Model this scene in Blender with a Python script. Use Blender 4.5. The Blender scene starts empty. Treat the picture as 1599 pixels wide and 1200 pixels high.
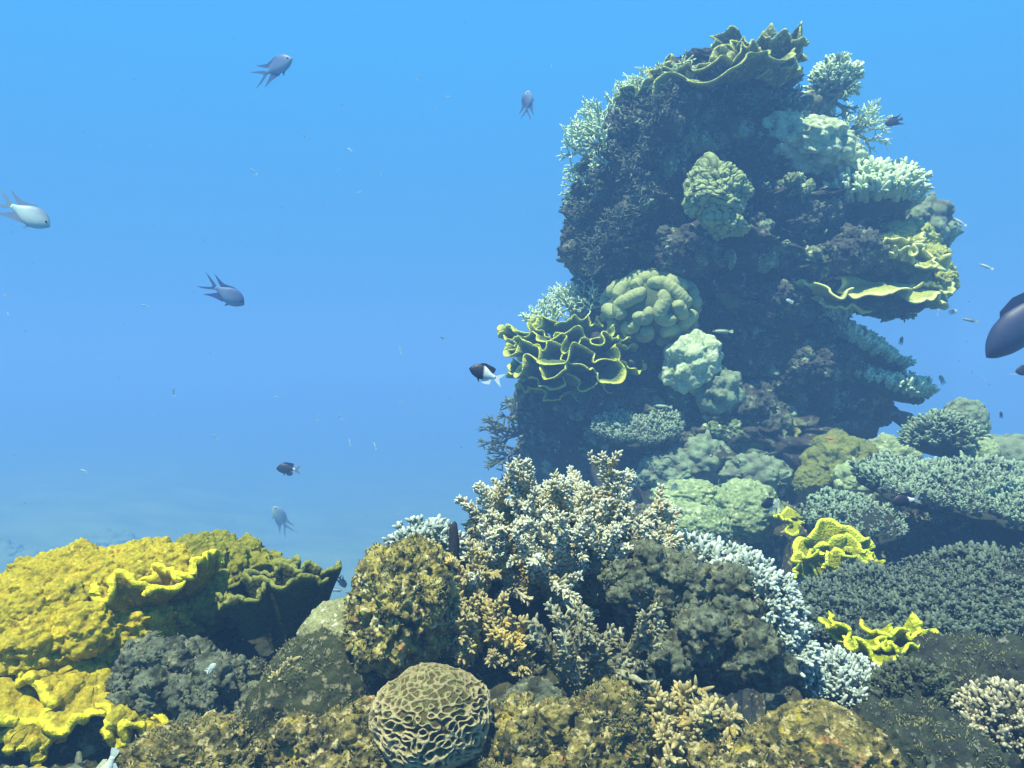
import bpy, bmesh, math, random
import numpy as np
from mathutils import Vector, Matrix, Euler
from mathutils.bvhtree import BVHTree

PI = math.pi
R_ = math.radians
scene = bpy.context.scene
COL = scene.collection

# ------------------------------------------------------------------ camera
CAM_Z = 1.3
LENS = 28.0
K = 36.0 / LENS / 1599.0            # metres per photo pixel at one metre
cd = bpy.data.cameras.new("camera")
cam = bpy.data.objects.new("camera", cd)
COL.objects.link(cam)
cam.location = (0, 0, CAM_Z)
cam.rotation_euler = (R_(90), 0, 0)
cd.lens = LENS
cd.sensor_width = 36.0
cd.clip_start = 0.02
cd.clip_end = 400
scene.camera = cam

# ------------------------------------------------------------------ light
SUN_DIR = Vector((-0.22, -0.36, 1.0)).normalized()      # towards the sun
sun_el = math.asin(SUN_DIR.z)
sun_az = math.atan2(SUN_DIR.x, SUN_DIR.y)

w = bpy.data.worlds.new("World")
scene.world = w
w.use_nodes = True
nt = w.node_tree
nt.nodes.clear()
out = nt.nodes.new("ShaderNodeOutputWorld")
bg = nt.nodes.new("ShaderNodeBackground")
sky = nt.nodes.new("ShaderNodeTexSky")
sky.sky_type = 'NISHITA'
sky.sun_disc = False
sky.sun_elevation = sun_el
sky.sun_rotation = sun_az
sky.altitude = 0
sky.ozone_density = 1.0
# the daylight as the water column lets it through: blue sideways, paler upwards
geo = nt.nodes.new("ShaderNodeTexCoord")
sep = nt.nodes.new("ShaderNodeSeparateXYZ")
ramp = nt.nodes.new("ShaderNodeValToRGB")
cr = ramp.color_ramp
mapr = nt.nodes.new("ShaderNodeMapRange")
mapr.inputs['From Min'].default_value = -1
mapr.inputs['From Max'].default_value = 1
def wz(e):
    return (math.sin(R_(e)) + 1) / 2
WORLD_STOPS = [(-90, (.003, .016, .04)), (-25, (.014, .09, .24)), (0, (.10, .40, .82)), (25, (.085, .57, 1.2)), (55, (.10, .42, .86)), (90, (.16, .5, .88))]
while len(cr.elements) < len(WORLD_STOPS):
    cr.elements.new(0.5)
for el, (e, c) in zip(cr.elements, WORLD_STOPS):
    el.position = wz(e)
for el, (e, c) in zip(cr.elements, WORLD_STOPS):
    el.color = (*c, 1)
lum = nt.nodes.new("ShaderNodeRGBToBW")
mul = nt.nodes.new("ShaderNodeMix")
mul.data_type = 'RGBA'
mul.blend_type = 'MULTIPLY'
mul.inputs[0].default_value = 1.0
nt.links.new(geo.outputs['Generated'], sep.inputs[0])
nt.links.new(sep.outputs['Z'], mapr.inputs['Value'])
nt.links.new(mapr.outputs[0], ramp.inputs[0])
WORLD_MIXSKY = 0.15
# the water evens the sky out: one brightness from the zenith sky, tinted by depth
nt.links.new(sky.outputs[0], lum.inputs[0])
even = nt.nodes.new("ShaderNodeMapRange")          # squeeze sky brightness variation
even.clamp = False
even.inputs['From Min'].default_value = 0
even.inputs['From Max'].default_value = 10
even.inputs['To Min'].default_value = 7.0
even.inputs['To Max'].default_value = 8.5
nt.links.new(lum.outputs[0], even.inputs['Value'])
nt.links.new(ramp.outputs[0], mul.inputs[6])
nt.links.new(even.outputs[0], mul.inputs[7])
nt.links.new(mul.outputs[2], bg.inputs[0])
bg.inputs[1].default_value = 0.062
nt.links.new(bg.outputs[0], out.inputs[0])

sl = bpy.data.lights.new("sun", 'SUN')
sl.energy = 5.0
sl.angle = R_(0.6)
sl.color = (0.95, 1.0, 0.72)
so = bpy.data.objects.new("sun", sl)
COL.objects.link(so)
so.rotation_euler = SUN_DIR.to_track_quat('Z', 'Y').to_euler()
so.location = (0, 0, 12)

scene.view_settings.view_transform = 'Standard'
scene.view_settings.look = 'None'
scene.view_settings.exposure = 0.92
scene.view_settings.gamma = 1.0
scene.render.engine = 'CYCLES'
scene.cycles.max_bounces = 5
scene.cycles.diffuse_bounces = 2
scene.cycles.glossy_bounces = 1
scene.cycles.volume_bounces = 2
scene.cycles.use_denoising = True
scene.cycles.sample_clamp_indirect = 4.0

# ------------------------------------------------------------------ numbers
def P(px, py, Y):
    return np.array([(px - 799.5) * K * Y, Y, CAM_Z + (600 - py) * K * Y])
def S(n, Y):
    return n * K * Y

def _hash(ix, iy, iz, seed):
    h = (ix.astype(np.int64) * 374761393 + iy.astype(np.int64) * 668265263 + iz.astype(np.int64) * 2147483647 + seed * 1274126177) & 0xffffffff
    h = ((h ^ (h >> 13)) * 1274126177) & 0xffffffff
    h = ((h ^ (h >> 16)) * 2246822519) & 0xffffffff
    h = h ^ (h >> 15)
    return h
def vnoise(p, seed=0):
    """gradient noise, about -0.7..0.7"""
    p = np.asarray(p, float)
    i = np.floor(p).astype(np.int64)
    f = p - i
    u = f * f * f * (f * (f * 6 - 15) + 10)
    res = np.zeros(len(p))
    for dx in (0, 1):
        for dy in (0, 1):
            for dz in (0, 1):
                h = _hash(i[:, 0] + dx, i[:, 1] + dy, i[:, 2] + dz, seed)
                gx = ((h & 1023) / 511.5 - 1)
                gy = (((h >> 10) & 1023) / 511.5 - 1)
                gz = (((h >> 20) & 1023) / 511.5 - 1)
                d = gx * (f[:, 0] - dx) + gy * (f[:, 1] - dy) + gz * (f[:, 2] - dz)
                wx = u[:, 0] if dx else 1 - u[:, 0]
                wy = u[:, 1] if dy else 1 - u[:, 1]
                wz_ = u[:, 2] if dz else 1 - u[:, 2]
                res += d * wx * wy * wz_
    return res * 1.3
def fbm(p, octs=4, seed=0, gain=.5, lac=2.03):
    a, s, r = 1.0, np.asarray(p, float), 0
    for o in range(octs):
        r = r + a * vnoise(s, seed + o * 17)
        s = s * lac + 11.3
        a *= gain
    return r
def worley(p, seed=0):
    p = np.asarray(p, float)
    i = np.floor(p).astype(np.int64)
    f = p - i
    f1 = np.full(len(p), 9.0)
    f2 = np.full(len(p), 9.0)
    for dx in (-1, 0, 1):
        for dy in (-1, 0, 1):
            for dz in (-1, 0, 1):
                h = _hash(i[:, 0] + dx, i[:, 1] + dy, i[:, 2] + dz, seed)
                ox = dx + (h & 1023) / 1023.0 - f[:, 0]
                oy = dy + ((h >> 10) & 1023) / 1023.0 - f[:, 1]
                oz = dz + ((h >> 20) & 1023) / 1023.0 - f[:, 2]
                d = np.sqrt(ox * ox + oy * oy + oz * oz)
                m = d < f1
                f2 = np.where(m, f1, np.minimum(f2, d))
                f1 = np.where(m, d, f1)
    return f1, f2
def waves(p, k, seed, n=26, jitter=.12):
    """random waves of one wavelength: a labyrinth when cut at zero"""
    rg = np.random.RandomState(seed)
    r = np.zeros(len(p))
    for j in range(n):
        d = rg.normal(size=3)
        d /= np.linalg.norm(d)
        r += np.cos((p @ d) * k * (1 + rg.uniform(-jitter, jitter)) + rg.uniform(0, 2 * PI))
    return r / math.sqrt(n / 2)
def sstep(a, b, x):
    t = np.clip((x - a) / (b - a), 0, 1)
    return t * t * (3 - 2 * t)

# ------------------------------------------------------------------ meshes
class MB:
    def __init__(s):
        s.V, s.Q, s.T, s.A, s.n = [], [], [], [], 0
    def add(s, V, Q=None, T=None, tip=None):
        V = np.asarray(V, float).reshape(-1, 3)
        s.V.append(V)
        s.A.append(np.zeros(len(V)) if tip is None else np.broadcast_to(np.asarray(tip, float), (len(V),)))
        if Q is not None and len(Q):
            s.Q.append(np.asarray(Q) + s.n)
        if T is not None and len(T):
            s.T.append(np.asarray(T) + s.n)
        s.n += len(V)
        return s
    def arrays(s):
        return np.concatenate(s.V), (np.concatenate(s.Q) if s.Q else np.zeros((0, 4), int)), (np.concatenate(s.T) if s.T else np.zeros((0, 3), int)), np.concatenate(s.A)
    def build(s, name, mat, parent=None, loc=None, smooth=True):
        V, Q, T, A = s.arrays()
        if loc is not None:
            V = V - np.asarray(loc)
        me = bpy.data.meshes.new(name)
        me.vertices.add(len(V))
        me.vertices.foreach_set("co", V.astype(np.float32).ravel())
        nl = Q.size + T.size
        me.loops.add(nl)
        me.loops.foreach_set("vertex_index", np.concatenate([Q.ravel(), T.ravel()]).astype(np.int32))
        me.polygons.add(len(Q) + len(T))
        st = np.concatenate([np.arange(len(Q)) * 4, Q.size + np.arange(len(T)) * 3]).astype(np.int32)
        me.polygons.foreach_set("loop_start", st)
        me.polygons.foreach_set("use_smooth", np.full(len(Q) + len(T), smooth))
        me.update(calc_edges=True)
        me.validate()
        at = me.attributes.new("tip", 'FLOAT', 'POINT')
        if len(at.data) == len(A):
            at.data.foreach_set("value", A.astype(np.float32))
        me.materials.append(mat)
        o = bpy.data.objects.new(name, me)
        COL.objects.link(o)
        if parent is not None:
            o.parent = parent
        elif loc is not None:
            o.location = loc
        return o

def tag(o, label=None, cat=None, group=None, kind=None):
    if label: o['label'] = label
    if cat: o['category'] = cat
    if group: o['group'] = group
    if kind: o['kind'] = kind
    return o
def empty(name, loc, label, cat, group=None):
    o = bpy.data.objects.new(name, None)
    COL.objects.link(o)
    o.location = loc
    o.empty_display_size = .05
    return tag(o, label, cat, group)

_ico = {}
def ico(level):
    if level not in _ico:
        bm = bmesh.new()
        bmesh.ops.create_icosphere(bm, subdivisions=level, radius=1)
        V = np.array([v.co[:] for v in bm.verts])
        T = np.array([[v.index for v in f.verts] for f in bm.faces])
        bm.free()
        V /= np.linalg.norm(V, axis=1)[:, None]
        _ico[level] = (V, T)
    return _ico[level]
def rotm(rx=0, ry=0, rz=0):
    return np.array(Euler((R_(rx), R_(ry), R_(rz))).to_matrix())

def blob(c, rad, level=5, seed=0, big=.18, bf=1.6, small=.05, sf=7, octs=4, rot=(0, 0, 0), fn=None, ridged=False):
    """a lumpy boulder-like closed surface; fn(p_unit, V) -> (extra displacement in metres, tip)"""
    U, T = ico(level)
    rad = np.asarray(rad, float)
    sd = seed * 7.31
    d = 1 + big * fbm(U * bf + sd, 3, seed)
    n2 = fbm(U * sf + sd * 2, octs, seed + 5, gain=.58)
    if ridged:
        n2 = 1 - np.abs(n2) * 2.2
    d = d + small * n2
    V = U * d[:, None] * rad
    tip = np.zeros(len(V))
    nrm = U / rad
    nrm /= np.linalg.norm(nrm, axis=1)[:, None]
    if fn is not None:
        e, tip = fn(U, V)
        V = V + nrm * np.asarray(e)[:, None]
    V = V @ rotm(*rot).T + np.asarray(c)
    return V, T, tip

def tube(pts, rads, nseg=8, cap=True):
    pts = np.asarray(pts, float)
    rads = np.asarray(rads, float)
    n = len(pts)
    tan = np.gradient(pts, axis=0)
    tan /= np.maximum(np.linalg.norm(tan, axis=1), 1e-9)[:, None]
    ref = np.array([0.3, 0.9, 0.2]) if abs(tan[0] @ np.array([.3, .9, .2])) < .9 else np.array([1., 0, 0])
    u = np.cross(tan, ref)
    u /= np.maximum(np.linalg.norm(u, axis=1), 1e-9)[:, None]
    v = np.cross(tan, u)
    a = np.arange(nseg) * 2 * PI / nseg
    ring = (np.cos(a)[None, :, None] * u[:, None, :] + np.sin(a)[None, :, None] * v[:, None, :]) * rads[:, None, None] + pts[:, None, :]
    V = ring.reshape(-1, 3)
    i = np.arange(n - 1)[:, None] * nseg
    j = np.arange(nseg)[None, :]
    jn = (j + 1) % nseg
    Q = np.stack([i + j, i + jn, i + nseg + jn, i + nseg + j], -1).reshape(-1, 4)
    T = []
    if cap:
        V = np.concatenate([V, [pts[-1] + tan[-1] * rads[-1] * .8, pts[0]]])
        e = n * nseg
        for q in range(nseg):
            T.append(((n - 1) * nseg + q, (n - 1) * nseg + (q + 1) % nseg, e))
            T.append(((q + 1) % nseg, q, e + 1))
    return V, Q, np.array(T, int).reshape(-1, 3)

def frames(D, rg):
    D = D / np.maximum(np.linalg.norm(D, axis=1), 1e-9)[:, None]
    r = rg.normal(size=D.shape)
    u = np.cross(D, r)
    u /= np.maximum(np.linalg.norm(u, axis=1), 1e-9)[:, None]
    v = np.cross(D, u)
    return u, v, D
def inst(mb, proto, pos, D, scale, rg, tipmul=1.0):
    """copies of a small prototype (built along +Z, unit length) set at pos along D"""
    V0, Q0, T0, A0 = proto
    n = len(pos)
    if n == 0:
        return
    u, v, d = frames(np.asarray(D, float), rg)
    s = np.broadcast_to(np.asarray(scale, float), (n,)) if np.ndim(scale) < 2 else scale
    if np.ndim(s) == 1:
        sx = sz = s
    else:
        sx, sz = s[:, 0], s[:, 1]
    V = V0[None, :, 0, None] * u[:, None, :] * sx[:, None, None] + V0[None, :, 1, None] * v[:, None, :] * sx[:, None, None] + V0[None, :, 2, None] * d[:, None, :] * sz[:, None, None] + np.asarray(pos)[:, None, :]
    m = len(V0)
    off = (np.arange(n) * m)[:, None, None]
    Q = (Q0[None] + off).reshape(-1, 4) if len(Q0) else None
    T = (T0[None] + off).reshape(-1, 3) if len(T0) else None
    tip = np.tile(A0, n) * np.repeat(np.broadcast_to(tipmul, (n,)), m)
    mb.add(V.reshape(-1, 3), Q, T, tip)

def cone_proto(nseg=6, r0=.32, r1=.26, r2=.13):
    z = [-.15, .45, .85]
    V, Q, T = tube([(0, 0, q) for q in z], [r0, r1, r2], nseg)
    A = np.clip(V[:, 2], 0, 1) ** 1.5
    return V, Q, T, A
NUB = cone_proto(6, .44, .37, .18)
NUB5 = cone_proto(5, .36, .3, .16)
def finger_proto(seed, nn=9, r=.17, nub=.3):
    """a branchlet of a table or bush coral: a tapered finger beset with radial cups"""
    rg = np.random.RandomState(seed)
    mb = MB()
    z = np.linspace(-.2, .97, 5)
    bend = rg.normal(size=2) * .10
    pts = np.stack([bend[0] * z * z, bend[1] * z * z, z], 1)
    V, Q, T = tube(pts, [r * 1.05, r, r * .9, r * .75, r * .45], 6)
    mb.add(V, Q, T, sstep(.45, 1.0, V[:, 2]))
    pos, D = [], []
    for i in range(nn):
        zz = rg.uniform(.1, .85)
        a = i * 2.4 + rg.uniform(-.3, .3)
        pos.append((bend[0] * zz * zz + math.cos(a) * r * .6, bend[1] * zz * zz + math.sin(a) * r * .6, zz))
        D.append((math.cos(a), math.sin(a), .9))
    inst(mb, NUB5, np.array(pos), np.array(D), rg.uniform(.7, 1.1, nn) * nub, rg, tipmul=.5 + .5 * np.array([p[2] for p in pos]))
    return mb.arrays()
FINGERS = [finger_proto(s) for s in (1, 2, 3, 4)]
FINGERS_LITE = [finger_proto(s, 4, .2, .34) for s in (5, 6, 7)]

def many_fingers(mb, pos, D, size, rg, protos=FINGERS):
    idx = rg.randint(0, len(protos), len(pos))
    for k, pr in enumerate(protos):
        m = idx == k
        inst(mb, pr, pos[m], D[m], size[m], rg)

# ------------------------------------------------------------------ materials
_mats = {}
def mat(name, base, var=None, tip=None, speck=None, nscale=18, bump=.5, bscale=120, rough=.85, voro=0, tipw=1.0, patch=None, pscale=6, trans=0, vlow=.35, vhigh=.68, speckt=(.56, .64)):
    """coral / rock surface: base mottled with var, growing tips of another colour, fine bump"""
    if name in _mats:
        return _mats[name]
    m = bpy.data.materials.new(name)
    m.use_nodes = True
    t = m.node_tree
    N, L = t.nodes, t.links
    b = N["Principled BSDF"]
    b.inputs['Roughness'].default_value = rough
    b.inputs['Specular IOR Level'].default_value = .2
    tc = N.new("ShaderNodeTexCoord")
    co = tc.outputs['Object']
    def noise(sc, det=5, r=.6):
        n = N.new("ShaderNodeTexNoise")
        n.inputs['Scale'].default_value = sc
        n.inputs['Detail'].default_value = det
        n.inputs['Roughness'].default_value = r
        L.new(co, n.inputs['Vector'])
        return n.outputs['Fac']
    def mapr(s, a, c, lo=0., hi=1.):
        n = N.new("ShaderNodeMapRange")
        n.inputs['From Min'].default_value = a
        n.inputs['From Max'].default_value = c
        n.inputs['To Min'].default_value = lo
        n.inputs['To Max'].default_value = hi
        L.new(s, n.inputs['Value'])
        return n.outputs[0]
    def mix(f, a, c, mode='MIX'):
        n = N.new("ShaderNodeMix")
        n.data_type = 'RGBA'
        n.blend_type = mode
        if isinstance(f, (int, float)):
            n.inputs[0].default_value = f
        else:
            L.new(f, n.inputs[0])
        for s, k in ((a, 6), (c, 7)):
            if isinstance(s, tuple):
                n.inputs[k].default_value = (*s, 1)
            else:
                L.new(s, n.inputs[k])
        return n.outputs[2]
    var = var or tuple(x * .6 for x in base)
    c = mix(mapr(noise(nscale), vlow, vhigh), var, base)
    if patch:
        for q, (pc, thr) in enumerate(patch):
            c = mix(mapr(noise(pscale * (1 + .37 * q) + q * 1.7, 6, .65), thr, thr + .07), c, pc)
    if speck:
        c = mix(mapr(noise(bscale * .5, 3), *speckt), c, speck)
    if tip:
        at = N.new("ShaderNodeAttribute")
        at.attribute_name = "tip"
        c = mix(mapr(at.outputs['Fac'], 0, 1, 0, tipw), c, tip)
    # fine grain of the living surface
    g = mapr(noise(bscale * 1.7, 3, .7), .3, .7, .62, 1.25)
    vm = N.new("ShaderNodeVectorMath")
    vm.operation = 'SCALE'
    L.new(c, vm.inputs[0])
    L.new(g, vm.inputs['Scale'])
    L.new(vm.outputs[0], b.inputs['Base Color'])
    h = noise(bscale, 5, .7)
    if voro:
        v = N.new("ShaderNodeTexVoronoi")
        v.inputs['Scale'].default_value = voro
        L.new(co, v.inputs['Vector'])
        ad = N.new("ShaderNodeMath")
        ad.operation = 'ADD'
        L.new(h, ad.inputs[0])
        L.new(v.outputs['Distance'], ad.inputs[1])
        h = ad.outputs[0]
    bp = N.new("ShaderNodeBump")
    bp.inputs['Strength'].default_value = bump
    bp.inputs['Distance'].default_value = .6 / bscale
    L.new(h, bp.inputs['Height'])
    L.new(bp.outputs[0], b.inputs['Normal'])
    if trans:
        b.inputs['Subsurface Weight'].default_value = 0
    _mats[name] = m
    return m

M_SAND = mat('sand', (.34, .44, .14), (.20, .27, .10), nscale=.5, bump=.25, bscale=14)
M_REEF = mat('reef_rock', (.10, .095, .04), (.02, .022, .016), nscale=16, bump=1.0, bscale=60, speck=(.42, .36, .16), patch=[((.30, .24, .06), .60), ((.16, .12, .13), .63), ((.30, .32, .25), .66)], pscale=9)
M_PILLAR = mat('pillar_rock', (.075, .075, .055), (.03, .027, .03), nscale=5, bump=1.0, bscale=22, speck=(.20, .27, .16), patch=[((.17, .23, .11), .57), ((.055, .045, .06), .60)], pscale=3.5, speckt=(.57, .66))
M_BOULDER = mat('encrusted_boulder', (.42, .35, .09), (.045, .045, .02), nscale=34, bump=1.0, bscale=90, voro=85, speck=(.60, .54, .26), patch=[((.45, .20, .07), .60), ((.46, .46, .22), .60), ((.025, .03, .02), .58)], pscale=22, vlow=.40, vhigh=.58)
M_TURF = mat('turf_boulder', (.19, .215, .145), (.04, .044, .028), nscale=26, bump=1.0, bscale=110, speck=(.28, .27, .14), speckt=(.58, .68), patch=[((.20, .20, .11), .6), ((.015, .017, .014), .57)], pscale=18, vlow=.40, vhigh=.62)
M_MOUND = mat('bottom_rock', (.28, .23, .07), (.05, .048, .02), nscale=30, bump=1.0, bscale=110, voro=110, speck=(.50, .42, .20), patch=[((.38, .20, .08), .60), ((.42, .32, .03), .58), ((.34, .30, .28), .65), ((.025, .027, .018), .58)], pscale=18, vlow=.40, vhigh=.60)
M_PORITES = mat('pale_mound', (.34, .34, .16), (.18, .18, .09), nscale=20, bump=.8, bscale=140, voro=120, speck=(.6, .62, .46))
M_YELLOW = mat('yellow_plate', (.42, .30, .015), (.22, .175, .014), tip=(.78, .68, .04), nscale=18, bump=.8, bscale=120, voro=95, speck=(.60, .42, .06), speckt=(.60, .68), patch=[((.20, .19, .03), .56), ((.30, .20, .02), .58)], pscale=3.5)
M_YOLIVE_SHADE = mat('olive_shade_yellow_plate', (.22, .20, .02), (.11, .11, .015), tip=(.48, .46, .05), nscale=18, bump=.8, bscale=120, voro=95)  # olive for the right-hand mounds, with some shade put into the colour
M_OLIVE = mat('olive_plate', (.085, .095, .025), (.05, .055, .02), tip=(.26, .27, .06), nscale=16, bump=.8, bscale=130, voro=100)
M_BRIGHT = mat('bright_scroll', (.42, .44, .015), (.28, .30, .012), tip=(.80, .88, .07), nscale=26, bump=1.0, bscale=110, voro=130, patch=[((.30, .31, .03), .57)], pscale=14)
M_STAG = mat('staghorn', (.38, .27, .06), (.15, .13, .035), tip=(.82, .88, .74), nscale=26, bump=.6, bscale=220, speck=(.60, .46, .16))
M_STAG2 = mat('stunted_branch', (.36, .28, .08), (.16, .14, .06), tip=(.66, .56, .28), nscale=22, bump=.7, bscale=200, patch=[((.55, .38, .03), .55)], pscale=14)
M_DEAD = mat('dead_branch', (.17, .165, .08), (.05, .05, .03), tip=(.50, .48, .30), nscale=28, bump=1.0, bscale=150, speck=(.5, .5, .38))
M_BLUEWHITE = mat('pale_blue_branch', (.25, .31, .26), (.14, .18, .15), tip=(.62, .70, .62), nscale=22, bump=.4, bscale=220)
M_TABLE = mat('grey_table', (.055, .07, .05), (.025, .033, .03), tip=(.165, .21, .15), nscale=12, bump=.5, bscale=180)
M_TABLE2 = mat('pale_table', (.16, .21, .14), (.08, .11, .085), tip=(.34, .45, .30), nscale=10, bump=.5, bscale=120)
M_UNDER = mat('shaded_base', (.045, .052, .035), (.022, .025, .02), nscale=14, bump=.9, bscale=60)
M_BRAIN = mat('brain_ridges', (.11, .095, .03), (.06, .05, .018), tip=(.48, .39, .20), nscale=24, bump=.6, bscale=240, speck=(.22, .24, .08))
M_LOBED = mat('lobed_brain', (.10, .14, .06), (.07, .10, .05), tip=(.40, .46, .20), nscale=12, bump=.6, bscale=70)
M_PALE = mat('pale_green_coral', (.25, .33, .15), (.09, .13, .06), tip=(.46, .58, .29), nscale=11, bump=1.0, bscale=60, speck=(.62, .70, .42), patch=[((.07, .09, .06), .60)], pscale=8)
M_MEANDER = mat('winding_ridges', (.16, .20, .08), (.08, .11, .05), tip=(.42, .50, .22), nscale=9, bump=.8, bscale=60)
M_GROWN = mat('overgrown_rock', (.10, .115, .08), (.04, .04, .042), nscale=6, bump=1.0, bscale=30, speck=(.28, .34, .20), speckt=(.57, .66), patch=[((.24, .31, .17), .58), ((.06, .05, .065), .60)], pscale=4)
M_LIT = mat('sunlit_pale_crust', (.42, .54, .30), (.16, .22, .12), tip=(.72, .84, .50), nscale=11, bump=1.0, bscale=60, speck=(.72, .80, .52), patch=[((.10, .13, .08), .62)], pscale=8)  # brighter copy of the pale green coral, sunlight put into the colour
M_FINE = mat('fine_branch', (.38, .50, .29), (.22, .30, .18), tip=(.78, .94, .60), nscale=9, bump=.4, bscale=80)
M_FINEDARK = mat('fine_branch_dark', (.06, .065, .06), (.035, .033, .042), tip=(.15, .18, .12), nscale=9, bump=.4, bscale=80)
M_CABBAGE = mat('cabbage_plate', (.20, .22, .06), (.12, .14, .045), tip=(.50, .54, .16), nscale=7, bump=1.0, bscale=60, speck=(.40, .44, .18), voro=50, patch=[((.09, .12, .05), .57)], pscale=5)
M_RUFFLE = mat('ruffled_plate', (.13, .19, .06), (.09, .14, .05), tip=(.70, .74, .12), nscale=9, bump=.8, bscale=70, voro=60, patch=[((.07, .11, .05), .56)], pscale=6)
M_YPLATE = mat('pale_yellow_plate', (.46, .50, .12), (.32, .36, .10), tip=(.80, .82, .30), nscale=7, bump=.8, bscale=60)
M_BUSH = mat('grey_bush', (.13, .155, .10), (.06, .06, .055), tip=(.30, .42, .25), patch=[((.26, .36, .20), .56)], pscale=4, nscale=9, bump=.6, bscale=80)
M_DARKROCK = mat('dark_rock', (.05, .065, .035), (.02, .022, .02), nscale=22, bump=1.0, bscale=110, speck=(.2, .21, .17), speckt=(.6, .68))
M_SPONGE = mat('dark_sponge', (.035, .035, .05), nscale=30, bump=.8, bscale=160)
M_YMOUND = mat('olive_mound', (.25, .27, .07), (.14, .17, .05), nscale=8, bump=.8, bscale=70, voro=50)

# ------------------------------------------------------------------ shapes of corals
def sheet(th0, th1, r0, Rr, cup, pw=1.6, amp=.1, freq=2.0, seed=0, thick=.006, rvar=.2, n_th=160, n_r=26, knob=0, kscale=60, amp2=None, rim=.9):
    """a ruffled plate: polar sheet with thickness, wavy towards the rim. tip = 1 on the rim"""
    closed = abs((th1 - th0) - 2 * PI) < 1e-6
    th = np.linspace(th0, th1, n_th, endpoint=not closed)
    t = np.linspace(0, 1, n_r) ** .85
    TH, TT = np.meshgrid(th, t, indexing='ij')
    a, tt = TH.ravel(), TT.ravel()
    c, s = np.cos(a), np.sin(a)
    def nz(f, sd, z=0.0):
        return vnoise(np.stack([c * f + sd * 3.7, s * f - sd * 1.9, tt * .8 + z + sd * .7], 1), seed + sd)
    Rv = Rr * (1 + rvar * (nz(1.1, 1) + .6 * nz(2.7, 2)) + .05 * nz(7, 9))
    amp2 = amp * .6 if amp2 is None else amp2
    ph = round(freq * 2.4) * a + 3.2 * nz(1.3, 5) + .9 * tt + seed
    am = .62 + 1.1 * nz(1.9, 10)
    rr = r0 + (Rv - r0) * tt + amp2 * tt ** 2 * (.45 * np.cos(ph * 1.0 + .6) * am + .5 * nz(freq * 1.6, 3))
    z = cup * tt ** pw + amp * tt ** 2 * (.5 * np.sin(ph) * am + .4 * nz(freq * 2.1, 6)) + .12 * amp * nz(5, 8)
    side = amp2 * tt ** 2.5 * (.5 * np.cos(2 * ph + .8) * am + .5 * nz(freq * 1.7, 7))
    V = np.stack([rr * c - side * s, rr * s + side * c, z], 1)
    G = V.reshape(n_th, n_r, 3)
    if closed:
        da = np.roll(G, -1, 0) - np.roll(G, 1, 0)
    else:
        da = np.gradient(G, axis=0)
    dr = np.gradient(G, axis=1)
    n = np.cross(dr, da)
    n /= np.maximum(np.linalg.norm(n, axis=2), 1e-9)[..., None]
    tg = t[None, :, None]
    top = G + n * (thick * .5 * (1.2 - .5 * tg))
    if knob:
        f1, f2 = worley(V * kscale, seed + 40)
        kk = (np.clip(1 - f1 * 1.15, 0, 1) ** .8).reshape(n_th, n_r, 1)
        top = top + n * kk * knob
    else:
        kk = np.zeros((n_th, n_r, 1))
    bot = G - n * (thick * .5 * (1.2 - .5 * tg))
    rimp = G[:, -1:, :] + dr[:, -1:, :] / np.maximum(np.linalg.norm(dr[:, -1:, :], axis=2), 1e-9)[..., None] * thick * .5
    rows = np.concatenate([bot, rimp, top[:, ::-1, :]], axis=1)      # a loop open at the middle
    m = rows.shape[1]
    tipt = sstep(rim, 1.0, t)
    tips = np.concatenate([np.broadcast_to(tipt * .7, (n_th, n_r)), np.ones((n_th, 1)), np.clip(tipt[::-1][None, :] + .35 * kk[:, ::-1, 0], 0, 1)], axis=1)
    i = np.arange(n_th if closed else n_th - 1)[:, None]
    i2 = (i + 1) % n_th
    j = np.arange(m - 1)[None, :]
    Q = np.stack([i * m + j, i2 * m + j, i2 * m + j + 1, i * m + j + 1], -1).reshape(-1, 4)
    if not closed:                                                   # close both straight ends
        for e in (0, n_th - 1):
            jj = np.arange(n_r - 1)
            q = np.stack([e * m + jj, e * m + jj + 1, e * m + m - 2 - jj, e * m + m - 1 - jj], -1)
            Q = np.concatenate([Q, q if e == 0 else q[:, ::-1]])
    return rows.reshape(-1, 3), Q, tips.ravel()
def put(V, loc, rot=(0, 0, 0), sc=1.0):
    return (np.asarray(V) * sc) @ rotm(*rot).T + np.asarray(loc)

def knobs(sc, amp, seed=0, pitted=False):
    def fn(U, V):
        f1, f2 = worley(V * sc, seed)
        if pitted:
            h = sstep(0, .35, f2 - f1)
            return -amp * h, 1 - h
        h = np.clip(1 - f1 * 1.2, 0, 1) ** .7
        return amp * h, h * .8
    return fn
def crusty(sc, amp, seed, am2=.004, s2=140):
    def fn(U, V):
        f1, f2 = worley(V * sc + .4 * fbm(V * sc * .6, 2, seed)[:, None], seed)
        g1, g2 = worley(V * s2, seed + 3)
        h = np.clip(1 - f1 * 1.2, 0, 1) ** .7
        e = amp * h + am2 * (np.clip(1 - g1 * 1.3, 0, 1) - .5) + am2 * 1.2 * fbm(V * s2 * .45, 3, seed + 5, .65)
        deep = sstep(.62, .72, .5 + .6 * vnoise(V * 30, seed + 8))          # holes gnawed into the rock
        return e - .012 * deep, h
    return fn
def meander(k, amp, seed, sharp=2.2, nn=26, noise_amp=0):
    def fn(U, V):
        f = np.abs(waves(V, k, seed, nn))
        h = 1 - np.exp(-f * sharp)
        e = amp * np.sqrt(np.clip(h, 0, 1))
        if noise_amp:
            e = e + noise_amp * fbm(V * 90, 2, seed)
        return e, sstep(.25, .75, h)
    return fn

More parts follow.
